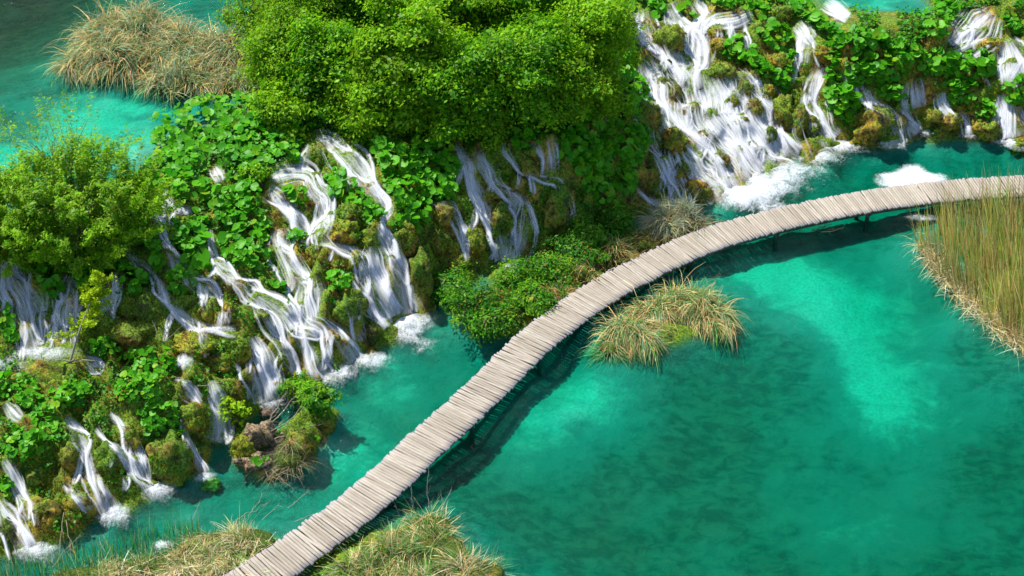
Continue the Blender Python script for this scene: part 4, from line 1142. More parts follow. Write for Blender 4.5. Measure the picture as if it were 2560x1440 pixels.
FALLS = [
 ('broad white waterfall at the left edge below the willow shrub', [[(22, 632, 16), (38, 700, 34), (78, 760, 46), (100, 820, 56), (115, 875, 70)], [(165, 690, 8), (175, 750, 18), (160, 810, 24), (150, 860, 30)], [(290, 685, 8), (275, 740, 14), (255, 790, 18)]],
  [(110, 885, 110, 22, .6), (10, 910, 60, 22, .5)], .55),
 ('small white pool of rapids beside the foot of the yellow-green sapling', [[(215, 905, 10), (240, 912, 16), (262, 925, 12)]], [(242, 912, 26, 14, .75)], .6),
 ('waterfall cut by the left edge in the lower left corner', [[(-5, 1255, 14), (28, 1305, 22), (60, 1350, 28), (75, 1375, 32)]], [(85, 1378, 70, 24, .62)], .58),
 ('narrow fall above the golden boulder near the lower left corner', [[(14, 1150, 8), (45, 1205, 14), (68, 1255, 18), (85, 1300, 10)]], (), .55),
 ('strongest fall of the lower left, widening down to a foaming splash', [[(165, 1048, 8), (200, 1082, 15), (214, 1130, 17), (232, 1190, 22), (262, 1262, 32), (275, 1285, 36)], [(160, 1215, 5), (195, 1240, 8), (230, 1275, 10)]], [(285, 1290, 58, 26, .7, .16)], .62),
 ('forked fall right of the strongest one in the lower left', [[(275, 1035, 8), (310, 1070, 12), (334, 1120, 13), (352, 1185, 19), (372, 1225, 24)], [(238, 1075, 8), (288, 1128, 8), (328, 1178, 13), (358, 1215, 18)]], [(392, 1228, 60, 24, .66, .14)], .6),
 ('thin single jet falling behind the islet in the lower left', [[(452, 1050, 5), (474, 1098, 8), (490, 1150, 10), (508, 1190, 15)]], [(512, 1195, 36, 13, .6)], .55),
 ('milky fall dropping behind the brown islet', [[(530, 955, 9), (545, 1010, 24), (548, 1060, 30), (535, 1105, 32)], [(440, 950, 8), (470, 985, 12), (500, 1015, 12)]], [(535, 1105, 36, 14, .5)], .52),
 ('thin jet left of the lowest curtain fall', [[(590, 910, 4), (608, 955, 7), (624, 1000, 9)]], (), .52),
 ('lowest curtain fall fanning out left of the parallel streams', [[(628, 848, 9), (648, 895, 26), (655, 950, 38), (662, 1010, 46)]], [(675, 1010, 55, 18, .6)], .58),
 ('long stream splitting into two parallel falls left of centre', [[(520, 575, 6), (530, 620, 10), (548, 662, 15), (600, 708, 20), (645, 740, 26), (690, 772, 24), (728, 812, 20), (762, 862, 22), (790, 912, 28), (815, 955, 32)],
  [(640, 745, 14), (652, 770, 14), (682, 822, 16), (714, 885, 20), (740, 935, 18)]], [(845, 935, 62, 30, .66, .12)], .6),
 ('lowest fan-shaped veil of water over a golden dome', [[(700, 778, 14), (760, 808, 22), (812, 812, 22), (850, 840, 30), (876, 880, 36), (890, 905, 38)]], [(930, 905, 70, 22, .6, .08)], .56),
 ('bluish fall dropping straight into the ledge above the parallel streams', [[(702, 576, 16), (710, 630, 24), (738, 678, 26), (768, 712, 42), (778, 762, 40), (782, 806, 40)]], [(775, 710, 45, 10, .55)], .62),
 ('curved stream from the small top pool down to the fork left of centre', [[(672, 452, 26), (722, 436, 20), (772, 440, 20), (790, 482, 18), (814, 505, 15), (802, 545, 18), (788, 590, 22)], [(667, 482, 14), (706, 508, 16), (742, 542, 16), (772, 578, 18), (788, 600, 16)]], [(690, 450, 46, 20, .45)], .58),
 ('tall fan-shaped fall in the centre with a narrow neck and big splash', [[(770, 362, 8), (760, 400, 7), (757, 430, 5)], [(788, 352, 20), (822, 352, 22), (856, 382, 26), (890, 410, 28), (914, 444, 22), (936, 478, 18), (964, 504, 16), (978, 526, 11), (958, 558, 11), (952, 582, 18), (978, 632, 34), (1006, 700, 42), (1024, 785, 46)],
  [(940, 620, 16), (940, 690, 30), (960, 755, 38), (980, 795, 38)]], [(1010, 815, 72, 42, .78, .22), (1055, 858, 46, 22, .5, .04)], .62),
 ('small left branch of water running into the tall fan-shaped fall', [[(800, 606, 14), (848, 618, 14), (888, 628, 12), (914, 655, 18), (935, 700, 22)]], (), .58),
 ('slanting thin fall left of the big splash', [[(880, 706, 7), (906, 750, 15), (942, 788, 20), (970, 820, 22)]], (), .58),
 ('thin blue-white trickle down the big dark boulder between the pools', [[(860, 752, 4), (888, 800, 8), (902, 855, 11)]], (), .52),
 ('small fall left of the twin falls in the shaded cliff', [[(1080, 512, 4), (1128, 524, 10), (1147, 560, 11), (1158, 605, 11), (1164, 655, 9)], [(1155, 612, 12), (1180, 608, 12), (1190, 630, 8)]], (), .54),
 ('left one of the twin falls round the golden dome in the shaded cliff', [[(1138, 362, 8), (1164, 400, 12), (1187, 455, 12), (1209, 507, 17), (1232, 556, 22), (1253, 613, 22), (1264, 655, 20)]], [(1300, 672, 55, 22, .62)], .58),
 ('right one of the twin falls round the golden dome in the shaded cliff', [[(1188, 382, 10), (1230, 430, 15), (1242, 456, 12), (1275, 480, 14), (1303, 508, 20), (1305, 560, 28), (1292, 612, 26), (1278, 650, 22)]], [(1345, 680, 40, 16, .6)], .58),
 ('thin water threads crossing a ledge right of the twin falls', [[(1270, 332, 7), (1255, 380, 12), (1285, 405, 8), (1310, 426, 8), (1355, 440, 10), (1395, 446, 12), (1416, 476, 9), (1430, 510, 8), (1440, 548, 7)], [(1330, 360, 5), (1360, 395, 8), (1370, 436, 10)], [(1375, 345, 7), (1380, 390, 8), (1382, 436, 7)]], (), .54),
 ('narrow fall with small splash left of the wide cascade foot', [[(1642, 383, 8), (1668, 420, 12), (1675, 458, 10), (1680, 506, 14)], [(1590, 480, 4), (1625, 500, 6), (1650, 510, 8)]], [(1680, 512, 36, 12, .6)], .54),
 ('wide white cascade spreading down the right half to a churning foot', [
   [(1675, 10, 12), (1684, 54, 20), (1722, 83, 30), (1745, 117, 36), (1750, 158, 38), (1736, 185, 46), (1750, 228, 60)],
   [(1600, 30, 18), (1606, 90, 26), (1636, 122, 24), (1680, 150, 30), (1712, 184, 34), (1730, 210, 40)],
   [(1733, 8, 10), (1768, 42, 22), (1758, 72, 26), (1748, 108, 32)], [(1880, 45, 14), (1840, 50, 18), (1800, 45, 18), (1765, 60, 20), (1755, 90, 24)],
   [(1612, 160, 18), (1630, 205, 36), (1640, 250, 42), (1665, 292, 46), (1700, 342, 58), (1735, 392, 66), (1783, 437, 72), (1818, 485, 70)],
   [(1750, 215, 60), (1770, 262, 74), (1768, 300, 72), (1817, 345, 72), (1858, 390, 66), (1892, 440, 60)],
   [(1812, 195, 34), (1835, 248, 54), (1868, 278, 58), (1900, 320, 52), (1932, 365, 48), (1952, 400, 44)],
   [(1868, 195, 16), (1915, 256, 28), (1921, 300, 34), (1958, 352, 36), (2002, 378, 32)]],
  [(1865, 492, 100, 38, .88, .22), (1925, 462, 105, 42, .74, .16), (1985, 425, 95, 30, .62, .10), (2050, 395, 80, 24, .62, .08), (1930, 520, 90, 22, .5, .03)], .58),
 ('fall between leaf clumps just right of the wide cascade', [[(2054, 172, 12), (2034, 225, 20), (2026, 268, 25), (2050, 318, 36), (2082, 352, 42)]], [(2100, 368, 80, 20, .7, .10)], .6),
 ('thin diagonal stream arching over the large green-capped boulder', [[(2112, 180, 12), (2158, 228, 14), (2192, 258, 12), (2226, 284, 13), (2235, 340, 15)]], [(2222, 360, 52, 20, .68, .10)], .56),
 ('thin curtain fall over a dark brown rock at the far shore', [[(2278, 208, 16), (2290, 240, 24), (2302, 268, 26)], [(2350, 235, 10), (2358, 270, 13), (2396, 298, 11)], [(2250, 274, 14), (2276, 315, 20), (2294, 335, 24)]], [(2310, 332, 70, 12, .62)], .54),
 ('small fall right of the flat yellow rock at the far shore', [[(2400, 285, 8), (2415, 320, 12), (2425, 340, 14)]], [(2428, 345, 30, 8, .5)], .5),
 ('fall at the right edge under the rightmost leaves', [[(2504, 240, 12), (2516, 290, 30), (2535, 345, 46)]], [(2535, 358, 60, 20, .66, .08)], .58),
 ('shallow rapids running over stones in the upper right corner', [[(2480, 35, 20), (2452, 62, 34), (2400, 92, 34), (2370, 108, 20)], [(2510, 105, 24), (2530, 150, 40), (2545, 205, 44)], [(2560, 150, 20), (2530, 170, 30), (2500, 195, 20)]], (), .5),
 ('small stream threading between leaf clumps right of the wide cascade', [[(1985, 70, 12), (2012, 92, 16), (2020, 132, 14), (2022, 160, 10)], [(1990, 60, 14), (2040, 95, 14)]], (), .54),
 ('white inflow frothing into the small green pool at the top', [[(2058, 12, 18), (2092, 36, 22), (2118, 52, 16)]], [(2105, 45, 34, 16, .6)], .58),
 ('little white spill between leaf clumps at upper left', [[(535, 420, 10), (545, 440, 13), (552, 458, 10)]], (), .6),
 ('shallow stream spilling from a small pool between the left leaf clumps', [[(412, 478, 8), (424, 505, 14), (450, 522, 16), (480, 520, 10)], [(358, 518, 9), (398, 556, 10), (408, 600, 11), (430, 652, 17), (440, 685, 20)]], (), .54),
 ('stream curling round the green shaggy boulder into the ledge pool', [[(470, 684, 7), (488, 710, 14), (525, 722, 12), (548, 745, 10), (558, 785, 9), (556, 812, 9)], [(318, 632, 9), (368, 670, 10), (394, 700, 8), (404, 742, 9), (440, 775, 12), (488, 808, 13), (540, 822, 15), (590, 822, 12)]], [(545, 824, 52, 8, .55)], .58),
 ('small white rapid among mossy humps left of the milky fall', [[(455, 888, 10), (462, 908, 20), (452, 925, 14)]], [(463, 908, 28, 18, .55)], .56),
 ('faint fall in the shadow left of the sapling stones', [[(15, 1010, 6), (40, 1030, 12), (60, 1045, 10)]], (), .5),
]
for f in FALLS:
    waterfall(f[0], f[1], f[2], f[3])

# loose froth, and bright reflections on the lake painted as white patches
for label, fs in [('painted bright white reflection on the water behind the far end of the boardwalk', [(2280, 448, 70, 28, 1.2, .02)]),
                  ('painted streaky white reflection under the boardwalk beside the reeds', [(2300, 545, 66, 14, .5, .01)]),
                  ('white froth patch between the bushes in front of the cliff', [(1505, 585, 30, 18, .8, .03)]),
                  ('small white froth on the bank at the lower left', [(405, 1362, 26, 12, .75, .02)])]:
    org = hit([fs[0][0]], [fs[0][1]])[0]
    o = thing('foam_and_reflection', label, 'foam', org)
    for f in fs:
        link('froth', foam_mesh(*f, org), o)  # by the boardwalk this white mesh is a painted reflection

# ------------------------------------------------------------------ butterbur: clumps of big round leaves
def clump(px, py, rx, ry, label, leaf=10, lift=.44, dense=1.0, tone=1.0, n_parts=44, name='butterbur_clump', cat='plant'):
    c0 = hit([px], [py + .3 * ry])[0]
    m = mpp(c0)
    lp = lift / m * .75
    n = int(math.pi * rx * ry / (leaf * leaf * 3.14) * 2.9 * dense) + 14
    # scattered over an uneven oval of ground
    a = rng.uniform(0, 2 * math.pi, n); r = np.sqrt(rng.uniform(0, 1, n))
    sd = rng.uniform(0, 90)
    wav = .8 + .55 * vnoise(np.cos(a) * 1.7 + sd, np.sin(a) * 1.7 + sd, 3)
    qx = px + rx * r * wav * np.cos(a); qy = py + ry * r * wav * np.sin(a)
    prof = np.sqrt(np.clip(1 - (r * .97) ** 2, 0, 1))
    G = hit(qx, qy + prof * lp * .75)
    nrm_ = tnormal(G)
    lump_ = fbm(G[:, 0] * 1.6, G[:, 1] * 1.6, 41, 2)
    layer = rng.random(n)
    hgt = lift * prof * (.55 + .9 * lump_) * np.where(layer < .4, rng.uniform(.35, .8, n), rng.uniform(.85, 1.1, n)) + .04
    P = G + (nrm_ * .45 + np.array([0, 0, .75])) * hgt[:, None]
    gx_, gy_ = proj(G); qx_, qy_ = proj(P)
    dry = ~(in_stream(gx_, gy_) | in_stream(qx_, qy_))
    if dry.sum() < 12: dry[:] = True
    P, G, a, r, nrm_, layer = P[dry], G[dry], a[dry], r[dry], nrm_[dry], layer[dry]; n = len(P)
    outw = np.stack([np.cos(a) * r, -np.sin(a) * r, np.zeros(n)], -1)
    N = unit(np.array([0, 0, .85]) + outw * .45 + np.array([-.05, -.22, 0]) + nrm_ * .25 + rng.normal(0, .33, (n, 3)))
    size = leaf * m * np.clip(np.exp(rng.normal(-.12, .30, n)), .4, 1.6)
    roll = rng.uniform(0, 2 * math.pi, n)
    A, B, Nn = frames(N, roll)
    o = thing(name, label, cat, c0, 'butterbur and leafy clumps on the barrier')
    top = np.where(layer >= .4)[0]
    pick = top[np.argsort(-(P[top, 2] - G[top, 2]) * size[top])][:n_parts]
    isp = np.zeros(n, bool); isp[pick] = True
    for k in pick:
        ob = bpy.data.objects.new('leaf', LEAF_ME[rng.integers(6)])
        COL.objects.link(ob); ob.parent = o
        s_ = size[k]
        ob.matrix_basis = Matrix(((A[k][0] * s_, B[k][0] * s_, Nn[k][0] * s_, P[k][0] - c0[0]), (A[k][1] * s_, B[k][1] * s_, Nn[k][1] * s_, P[k][1] - c0[1]),
                                  (A[k][2] * s_, B[k][2] * s_, Nn[k][2] * s_, P[k][2] - c0[2]), (0, 0, 0, 1)))
    rest = np.where(~isp)[0]
    LV = np.stack(LEAF_V)[rng.integers(6, size=len(rest))]
    V = P[rest][:, None] + (LV[..., 0:1] * A[rest][:, None] + LV[..., 1:2] * B[rest][:, None] + LV[..., 2:3] * Nn[rest][:, None]) * size[rest][:, None, None]
    nv = LEAF_N + 1
    F = (np.arange(len(rest))[:, None, None] * nv + LEAF_F[None]).reshape(-1, 3)
    t = rng.random(len(rest))[:, None]
    C = (np.array([.035, .25, .004]) * (1 - t) + np.array([.13, .46, .010]) * t) * tone
    acc = Acc(); acc.add(V.reshape(-1, 3), F, np.repeat(C, nv, 0))
    # stalks
    ns = min(70, n)
    k = rng.choice(n, ns, replace=False)
    for q in k[:26]:
        tube(acc, [G[q] - c0 * 0, (G[q] + P[q]) / 2 + rng.normal(0, .02, 3), P[q]], [.012, .010, .008], (.05, .12, .01), 3)
    link('leaf_mass', acc.mesh('leaf_mass', M_LEAFC, c0, smooth=False), o, kind='stuff')


CLUMPS = [
 # upper left bank
 (440, 335, 62, 52, 'butterbur mound at the left end of the bank by the upper lake'), (525, 300, 70, 46, 'butterbur mound on the upper-lake bank, second from its left end'),
 (610, 285, 66, 40, 'butterbur at the back of the bank below the sedge island'), (560, 365, 70, 42, 'butterbur in the middle of the big left bank'), (650, 350, 66, 48, 'butterbur on the big bank left of the olive shrub foot'),
 (715, 310, 52, 46, 'butterbur tucked under the left side of the great shrub'), (705, 385, 52, 46, 'butterbur hanging left of the topmost central fall'), (630, 415, 50, 34, 'butterbur at the front lip of the big left bank'),
 (455, 400, 60, 42, 'butterbur at the front of the bank left end, above a small stream'), (455, 458, 56, 40, 'butterbur beside the small white spill at upper left'), (395, 430, 34, 44, 'narrow butterbur at the lake corner of the left bank'),
 (345, 470, 46, 40, 'butterbur right of the willow shrub top'), (560, 482, 58, 36, 'butterbur between the small spill and the top pool'), (625, 480, 40, 32, 'butterbur left of the curved stream'),
 (360, 520, 44, 28, 'low butterbur right of the willow shrub by the shallow stream'), (345, 570, 46, 42, 'butterbur in front of the willow shrub, right side'), (460, 560, 56, 40, 'bright butterbur left of the long stream head'),
 (495, 620, 54, 52, 'big-leaved butterbur hanging right of the small stream left of centre'), (612, 600, 62, 66, 'large round butterbur dome left of the bluish fall'), (590, 540, 56, 36, 'butterbur behind the large round dome left of centre'),
 (375, 640, 42, 48, 'butterbur left of the stream below the willow shrub'), (735, 478, 38, 26, 'small butterbur tuft standing in the curved stream fork'), (858, 455, 52, 40, 'round butterbur clump enclosed by the central falls'),
 (935, 525, 34, 26, 'small butterbur tuft left of the narrow neck of the tall fall'), (895, 500, 30, 30, 'butterbur hanging from the enclosed central clump'), (845, 705, 32, 18, 'light green tuft above the big dark boulder between pools'),
 (740, 590, 22, 14, 'tiny tuft beside the bluish fall', ), (450, 705, 34, 30, 'butterbur on the leafy boulder by the stream'),
 # centre
 (860, 330, 58, 30, 'butterbur above the right shoulder of the topmost central fall'), (960, 365, 46, 34, 'butterbur right of the topmost central fall'), (1010, 400, 62, 52, 'butterbur mass left of the twin falls, upper left lobe'),
 (1090, 395, 62, 52, 'butterbur mass left of the twin falls, upper right lobe'), (1130, 440, 36, 34, 'butterbur lobe touching the left twin fall'), (1000, 470, 58, 44, 'butterbur mass left of the twin falls, middle lobe'), (1075, 470, 48, 40, 'butterbur lobe between middle mass and the small fall'),
 (1030, 535, 42, 40, 'lowest butterbur tail above the shaded buttress'), (1100, 345, 60, 24, 'butterbur under the great shrub above the twin falls'), (1430, 350, 62, 46, 'butterbur at the right end of the cliff top'), (1480, 410, 52, 52, 'butterbur draping the right end of the shaded cliff'),
 (1515, 485, 30, 40, 'butterbur tail hanging low at the right of the shaded cliff'), (1560, 350, 60, 46, 'butterbur left of the thin fall beside the cascade'), (1600, 330, 34, 34, 'butterbur touching the brown boulder beside the cascade'),
 (1550, 250, 56, 56, 'butterbur bank left of the wide cascade, middle'), (1560, 165, 46, 52, 'butterbur bank left of the wide cascade, top'), (1450, 290, 50, 40, 'butterbur in shade under the right of the great shrub'), (1490, 370, 40, 36, 'butterbur above the right cliff drape'),
 (1300, 340, 46, 24, 'shaded butterbur above the thin water threads'), (1600, 240, 24, 40, 'butterbur edge overhanging the wide cascade'),
 # right
 (1625, 25, 52, 28, 'leafy clump at the top edge left of the cascade head'), (1722, 32, 22, 22, 'small leafy tuft in the head of the wide cascade'), (1560, 60, 22, 26, 'leafy tuft on the boulder at the top left of the cascade'), (1820, 6, 40, 18, 'leafy clump at the top edge over the cascade'),
 (1888, 22, 42, 28, 'leafy clump at the top right of the cascade head'), (1845, 120, 46, 34, 'leafy clump right of the cascade, left part above the flat boulder'), (1865, 165, 36, 30, 'leafy clump just above the twin rim boulders'), (1940, 90, 46, 36, 'leafy clump left of the small threading stream'),
 (1905, 175, 30, 24, 'small leafy tuft between the rim boulders and the golden rock'), (1960, 190, 42, 34, 'leafy clump above the tall golden boulder'), (1985, 155, 34, 30, 'leafy clump beside the small threading stream, lower'), (2040, 60, 52, 36, 'leafy clump left of the small green pool'),
 (2090, 88, 46, 30, 'leafy clump in front of the small green pool, left'), (2160, 100, 62, 34, 'leafy mound in front of the small green pool, middle'), (2195, 160, 76, 46, 'biggest leafy mound right of the wide cascade'), (2265, 130, 54, 42, 'leafy mound right of the small green pool front'),
 (2340, 62, 44, 46, 'leafy mound right of the small green pool'), (2368, 22, 36, 26, 'leafy clump at the top edge right of the green pool'), (2072, 150, 34, 34, 'leafy tuft left of the biggest leafy mound'), (2068, 195, 30, 26, 'leafy tuft above the fall between leaf clumps'),
 (2108, 240, 54, 46, 'round leafy dome above the far shore, left of the green-capped boulder'), (2100, 290, 36, 24, 'lower skirt of leaves on the round dome above the far shore'), (2235, 225, 52, 34, 'leafy mound above the large green-capped boulder'), (2140, 195, 40, 24, 'leafy tuft between the biggest mound and the round dome'),
 (2350, 155, 56, 42, 'leafy mound behind the thin curtain fall'), (2435, 165, 56, 44, 'leafy mound at right under the shallow rapids'), (2395, 225, 46, 36, 'leafy mound above the flat yellow rock'), (2470, 275, 40, 30, 'leafy clump above the yellow waterline boulder'),
 (2545, 220, 36, 44, 'leafy clump cut by the right edge of the picture'), (2535, 62, 42, 26, 'leafy clump in the upper right corner'), (1992, 300, 20, 18, 'tiny leafy tuft on the dark leaning boulder'), (2205, 300, 22, 24, 'leafy cap of the large round boulder at the far shore'),
 (1560, 440, 26, 40, 'shaded leaves hanging left of the thin fall by the cascade'), (2000, 20, 34, 22, 'leafy clump at the top edge above the threading stream'), (2570, 120, 30, 24, 'leaf tuft at the right edge by the rapids'),
 # lower left
 (25, 790, 26, 50, 'dark leaf tuft at the left edge beside the broad fall'), (30, 960, 56, 46, 'leafy clump at the left edge below the ledge pool'), (150, 1000, 56, 28, 'leafy clump above the strongest lower-left fall'), (195, 975, 40, 24, 'leafy tuft right of centre on the lower-left ledge'),
 (370, 915, 72, 44, 'feathery green clump in the middle of the lower-left slope'), (100, 1070, 62, 36, 'leafy clump above the golden corner boulder'), (55, 1115, 50, 34, 'leafy tuft left above the corner boulders'), (405, 1045, 52, 40, 'leaves over the large dark waterline boulder'),
 (440, 1090, 30, 34, 'leaves hanging down the large dark waterline boulder'), (350, 985, 50, 30, 'leafy tuft over the fork of falls at lower left'), (14, 1215, 18, 30, 'leaf tuft at the left edge above the corner fall'), (330, 960, 40, 24, 'leaf tuft between feathery clump and forked fall'),
 (110, 700, 60, 40, 'dark leaves under the willow shrub beside the broad fall'), (220, 680, 56, 44, 'dark leaves under the middle of the willow shrub'), (320, 700, 50, 40, 'dark leaves under the right of the willow shrub'), (60, 1010, 40, 24, 'leaf tuft at left beside the faint shaded fall'),
 (700, 1090, 22, 20, 'tiny green tuft in the middle of the islet'), (765, 1085, 26, 20, 'small green tuft at the right of the islet above the twigs'), (790, 985, 24, 20, 'small green tuft at the far tip of the islet'), (655, 1150, 16, 12, 'tiny green tuft at the near waterline of the islet'),
 (880, 590, 18, 10, 'tiny green tuft on the golden ledge in the centre'), (1110, 495, 22, 16, 'small tuft above the small fall of the shaded cliff'), (255, 875, 34, 22, 'leaf tuft at the foot of the yellow-green sapling'), (690, 730, 26, 22, 'small tuft between the long stream and the bluish fall'),
]
for c in CLUMPS:
    kw = {}
    if 'feathery' in c[4] or 'tuft' in c[4]: kw = dict(leaf=8.5, lift=.32)
    if 'lower' in c[4] or 'corner' in c[4] or 'waterline' in c[4] or c[1] > 860: kw = dict(leaf=8.0, lift=.30, dense=.8)
    if 'big-leaved' in c[4]: kw = dict(leaf=15, lift=.45)
    if c[0] > 1600 and c[1] < 330: c = (c[0], c[1], c[2] * .88, c[3] * .84, c[4])
    clump(*c[:5], **kw)

# ------------------------------------------------------------------ shrubs and small trees
G_YEL = (.23, .46, .009); G_MID = (.12, .37, .007); G_DK = (.045, .21, .006); G_OLV = (.23, .37, .013)
def shrub(px, py, h, rad, label, cat='shrub', name='shrub', n_clu=170, per=130, leaf=.055, cols=((3, G_MID), (2, G_YEL), (2, G_DK)), stems=9, wispy=0.0, zc=.46, off=(0, 0), elong=1.9, spread=.26, flat=.9, group=None, lobe=.46, zsp=.62):
    tk = .5 if wispy else 1.0
    b = hit([px], [py])[0]
    o = thing(name, label, cat, b, group)
    ctr_ = np.array([off[0], off[1], h * zc]); R = np.array([rad, rad * flat, h * (1 - zc)])
    # branch ends over an uneven, lobed crown
    d = unit(rng.normal(0, 1, (n_clu, 3)))
    d[:, 2] = np.abs(d[:, 2]) * np.where(rng.random(n_clu) < .62, 1, -.95)
    sd = rng.uniform(0, 99)
    lob = np.array([mnoise.noise(Vector(v) * 1.9 + Vector((sd, 0, 0))) for v in d])
    rr = np.where(rng.random(n_clu) < .7, rng.uniform(.78, 1.02, n_clu), rng.uniform(.3, .8, n_clu)) * (1 + lobe * lob)
    E = ctr_ + d * rr[:, None] * R
    E[:, 2] = np.maximum(E[:, 2], .15)
    tone = np.array([mnoise.noise(Vector(v) * .9 + Vector((0, sd, 0))) for v in E]) * .5 + rng.normal(0, .22, n_clu)
    acc = Acc()
    hubs = [np.array([math.cos(k * 2.4 + sd) * rad * .35 * rng.random(), math.sin(k * 2.4 + sd) * rad * .3 * rng.random(), h * rng.uniform(.3, .55)]) + np.array([off[0], off[1], 0]) * .6 for k in range(stems)]
    bc = (.16, .13, .09)
    for hb in hubs:
        p0 = rng.normal(0, .12, 3) * [1, 1, 0]
        tube(acc, [p0 - [0, 0, .25], p0 * .6 + hb * .4 + rng.normal(0, .06, 3), hb], [.07 * tk, .05 * tk, .035 * tk], bc, 5)
    for e in E[rng.choice(n_clu, min(n_clu, 90), replace=False)]:
        hb = min(hubs, key=lambda q: np.linalg.norm(q - e))
        mid_ = (hb + e) / 2 + rng.normal(0, .1, 3) + [0, 0, .08]
        tube(acc, [hb, mid_, e], [.03 * tk, .02 * tk, .008 * tk], bc, 4)
    link('trunk', acc.mesh('trunk', M_BARK), o)
    # leaves
    k = np.repeat(np.arange(n_clu), rng.integers(int(per * .6), int(per * 1.4), n_clu))
    n = len(k)
    loc = rng.normal(0, 1, (n, 3)) * np.array([spread, spread, spread * zsp])
    if wispy:
        t_ = rng.random(n) ** .8
        axis = unit(d + np.array([0, 0, .8]))[k]
        loc = loc * .35 + axis * (t_ * wispy)[:, None]
    P = E[k] + loc
    N = unit(unit(loc) * .35 + d[k] * .3 + np.array([-.25, .05, .7]) + rng.normal(0, .45, (n, 3)))
    C = pal(n, *cols, jit=.16) * np.exp(tone[k] * .8)[:, None]
    warm = np.clip(tone[k], 0, .6)[:, None]
    C = C * (1 - warm) + np.array([.27, .46, .009]) * warm
    size = leaf * np.exp(rng.normal(0, .35, n))
    V, F, Cc = leaf_cards(P, N, size, C, elong)
    acc = Acc(); acc.add(V, F, Cc)
    link('crown', acc.mesh('crown', M_CROWN), o, kind='stuff')
    return o


GS = 'willow shrubs massed on the barrier top'
FEA = ((4, (.16, .40, .008)), (3, G_OLV), (1, G_DK))
YEL = ((4, G_YEL), (2, G_MID), (1, G_OLV))
for px, py, h, r, lab, cl, lf in [
    (720, 235, 3.3, 1.5, 'fine-leaved light green shrub at the left end of the great thicket, beside the sedge island', FEA, .055),
    (690, 130, 3.4, 1.5, 'feathery pale shrub behind the left end of the great thicket', FEA, .05),
    (850, 275, 3.4, 1.6, 'dense green shrub at the front left of the great thicket', None, .07),
    (960, 320, 3.0, 1.3, 'low drooping shrub at the front of the great thicket above the topmost central fall', YEL, .08),
    (1040, 285, 4.5, 1.8, 'tallest pale-topped shrub at the front centre of the great thicket', YEL, .075),
    (1180, 320, 3.6, 1.7, 'dense shrub overhanging the twin falls', None, .075),
    (1310, 310, 4.1, 1.6, 'green shrub right of centre in the great thicket above the dark cliff', None, .07),
    (1405, 300, 2.7, 1.2, 'low shrub at the front right of the great thicket', YEL, .075),
    (1465, 225, 3.9, 1.5, 'yellow-green shrub at the right end of the great thicket beside the cascade', YEL, .07),
    (810, 140, 4.4, 1.9, 'rear left shrub of the great thicket cut by the top edge', FEA, .06),
    (960, 150, 4.8, 1.9, 'rear shrub of the great thicket between left and centre, cut by the top edge', None, .07),
    (1130, 150, 4.6, 2.0, 'rear centre shrub of the great thicket cut by the top edge', YEL, .07),
    (1300, 140, 4.4, 1.9, 'rear right shrub of the great thicket cut by the top edge', None, .07),
    (1450, 70, 3.2, 1.6, 'small yellowish shrub at the top edge left of the cascade head', YEL, .065)]:
    shrub(px, py, h, r, lab, n_clu=115, per=240, leaf=lf, cols=cl or ((3, G_MID), (2, G_YEL), (2, G_DK)), group=GS, off=(0, .25), spread=.31, zsp=.45, lobe=.85)
for px, py, h, r, lab in [(700, 315, 1.6, .85, 'low bush under the left end of the great thicket above the butterbur bank'), (1100, 345, 1.5, .8, 'low bush at the cliff lip between butterbur and twin falls'),
                          (1240, 340, 1.5, .75, 'low bush at the cliff lip right of the twin falls'), (1500, 285, 1.8, .85, 'low bush at the lip beside the wide cascade'), (905, 338, 1.3, .6, 'low bush right of the topmost central fall')]:
    shrub(px, py, h, r, lab, name='low_bush', n_clu=60, per=90, leaf=.065, cols=YEL, stems=6, spread=.2, zsp=.6, lobe=.9, group='low bushes along the cliff lip')
# willow on the left
shrub(205, 620, 3.0, 2.6, 'feathery olive willow shrub at the left with wispy shoots over the upper lake', name='willow_shrub', n_clu=480, per=115, leaf=.042, cols=((4, (.17, .40, .012)), (3, (.28, .44, .02)), (1, G_DK)), wispy=.8, spread=.24, zc=.42, elong=2.6, stems=12, off=(-.2, .2), flat=.8, lobe=.5)
shrub(20, 640, 2.6, 1.7, 'feathery willow shrub cut by the left edge above the broad fall', name='willow_shrub', n_clu=300, per=120, leaf=.036, cols=((4, (.17, .40, .012)), (3, (.28, .44, .02)), (1, G_DK)), wispy=.6, spread=.2, zc=.5, elong=3.0, stems=10, flat=.8)
shrub(190, 520, 3.4, 2.0, 'sparse tall willow shoots rising over the upper lake behind the left willow shrub', name='willow_shrub', n_clu=110, per=45, leaf=.036, cols=((3, (.20, .40, .015)), (2, (.32, .40, .03))), wispy=1.0, spread=.2, zc=.6, elong=2.8, stems=10, lobe=.6)
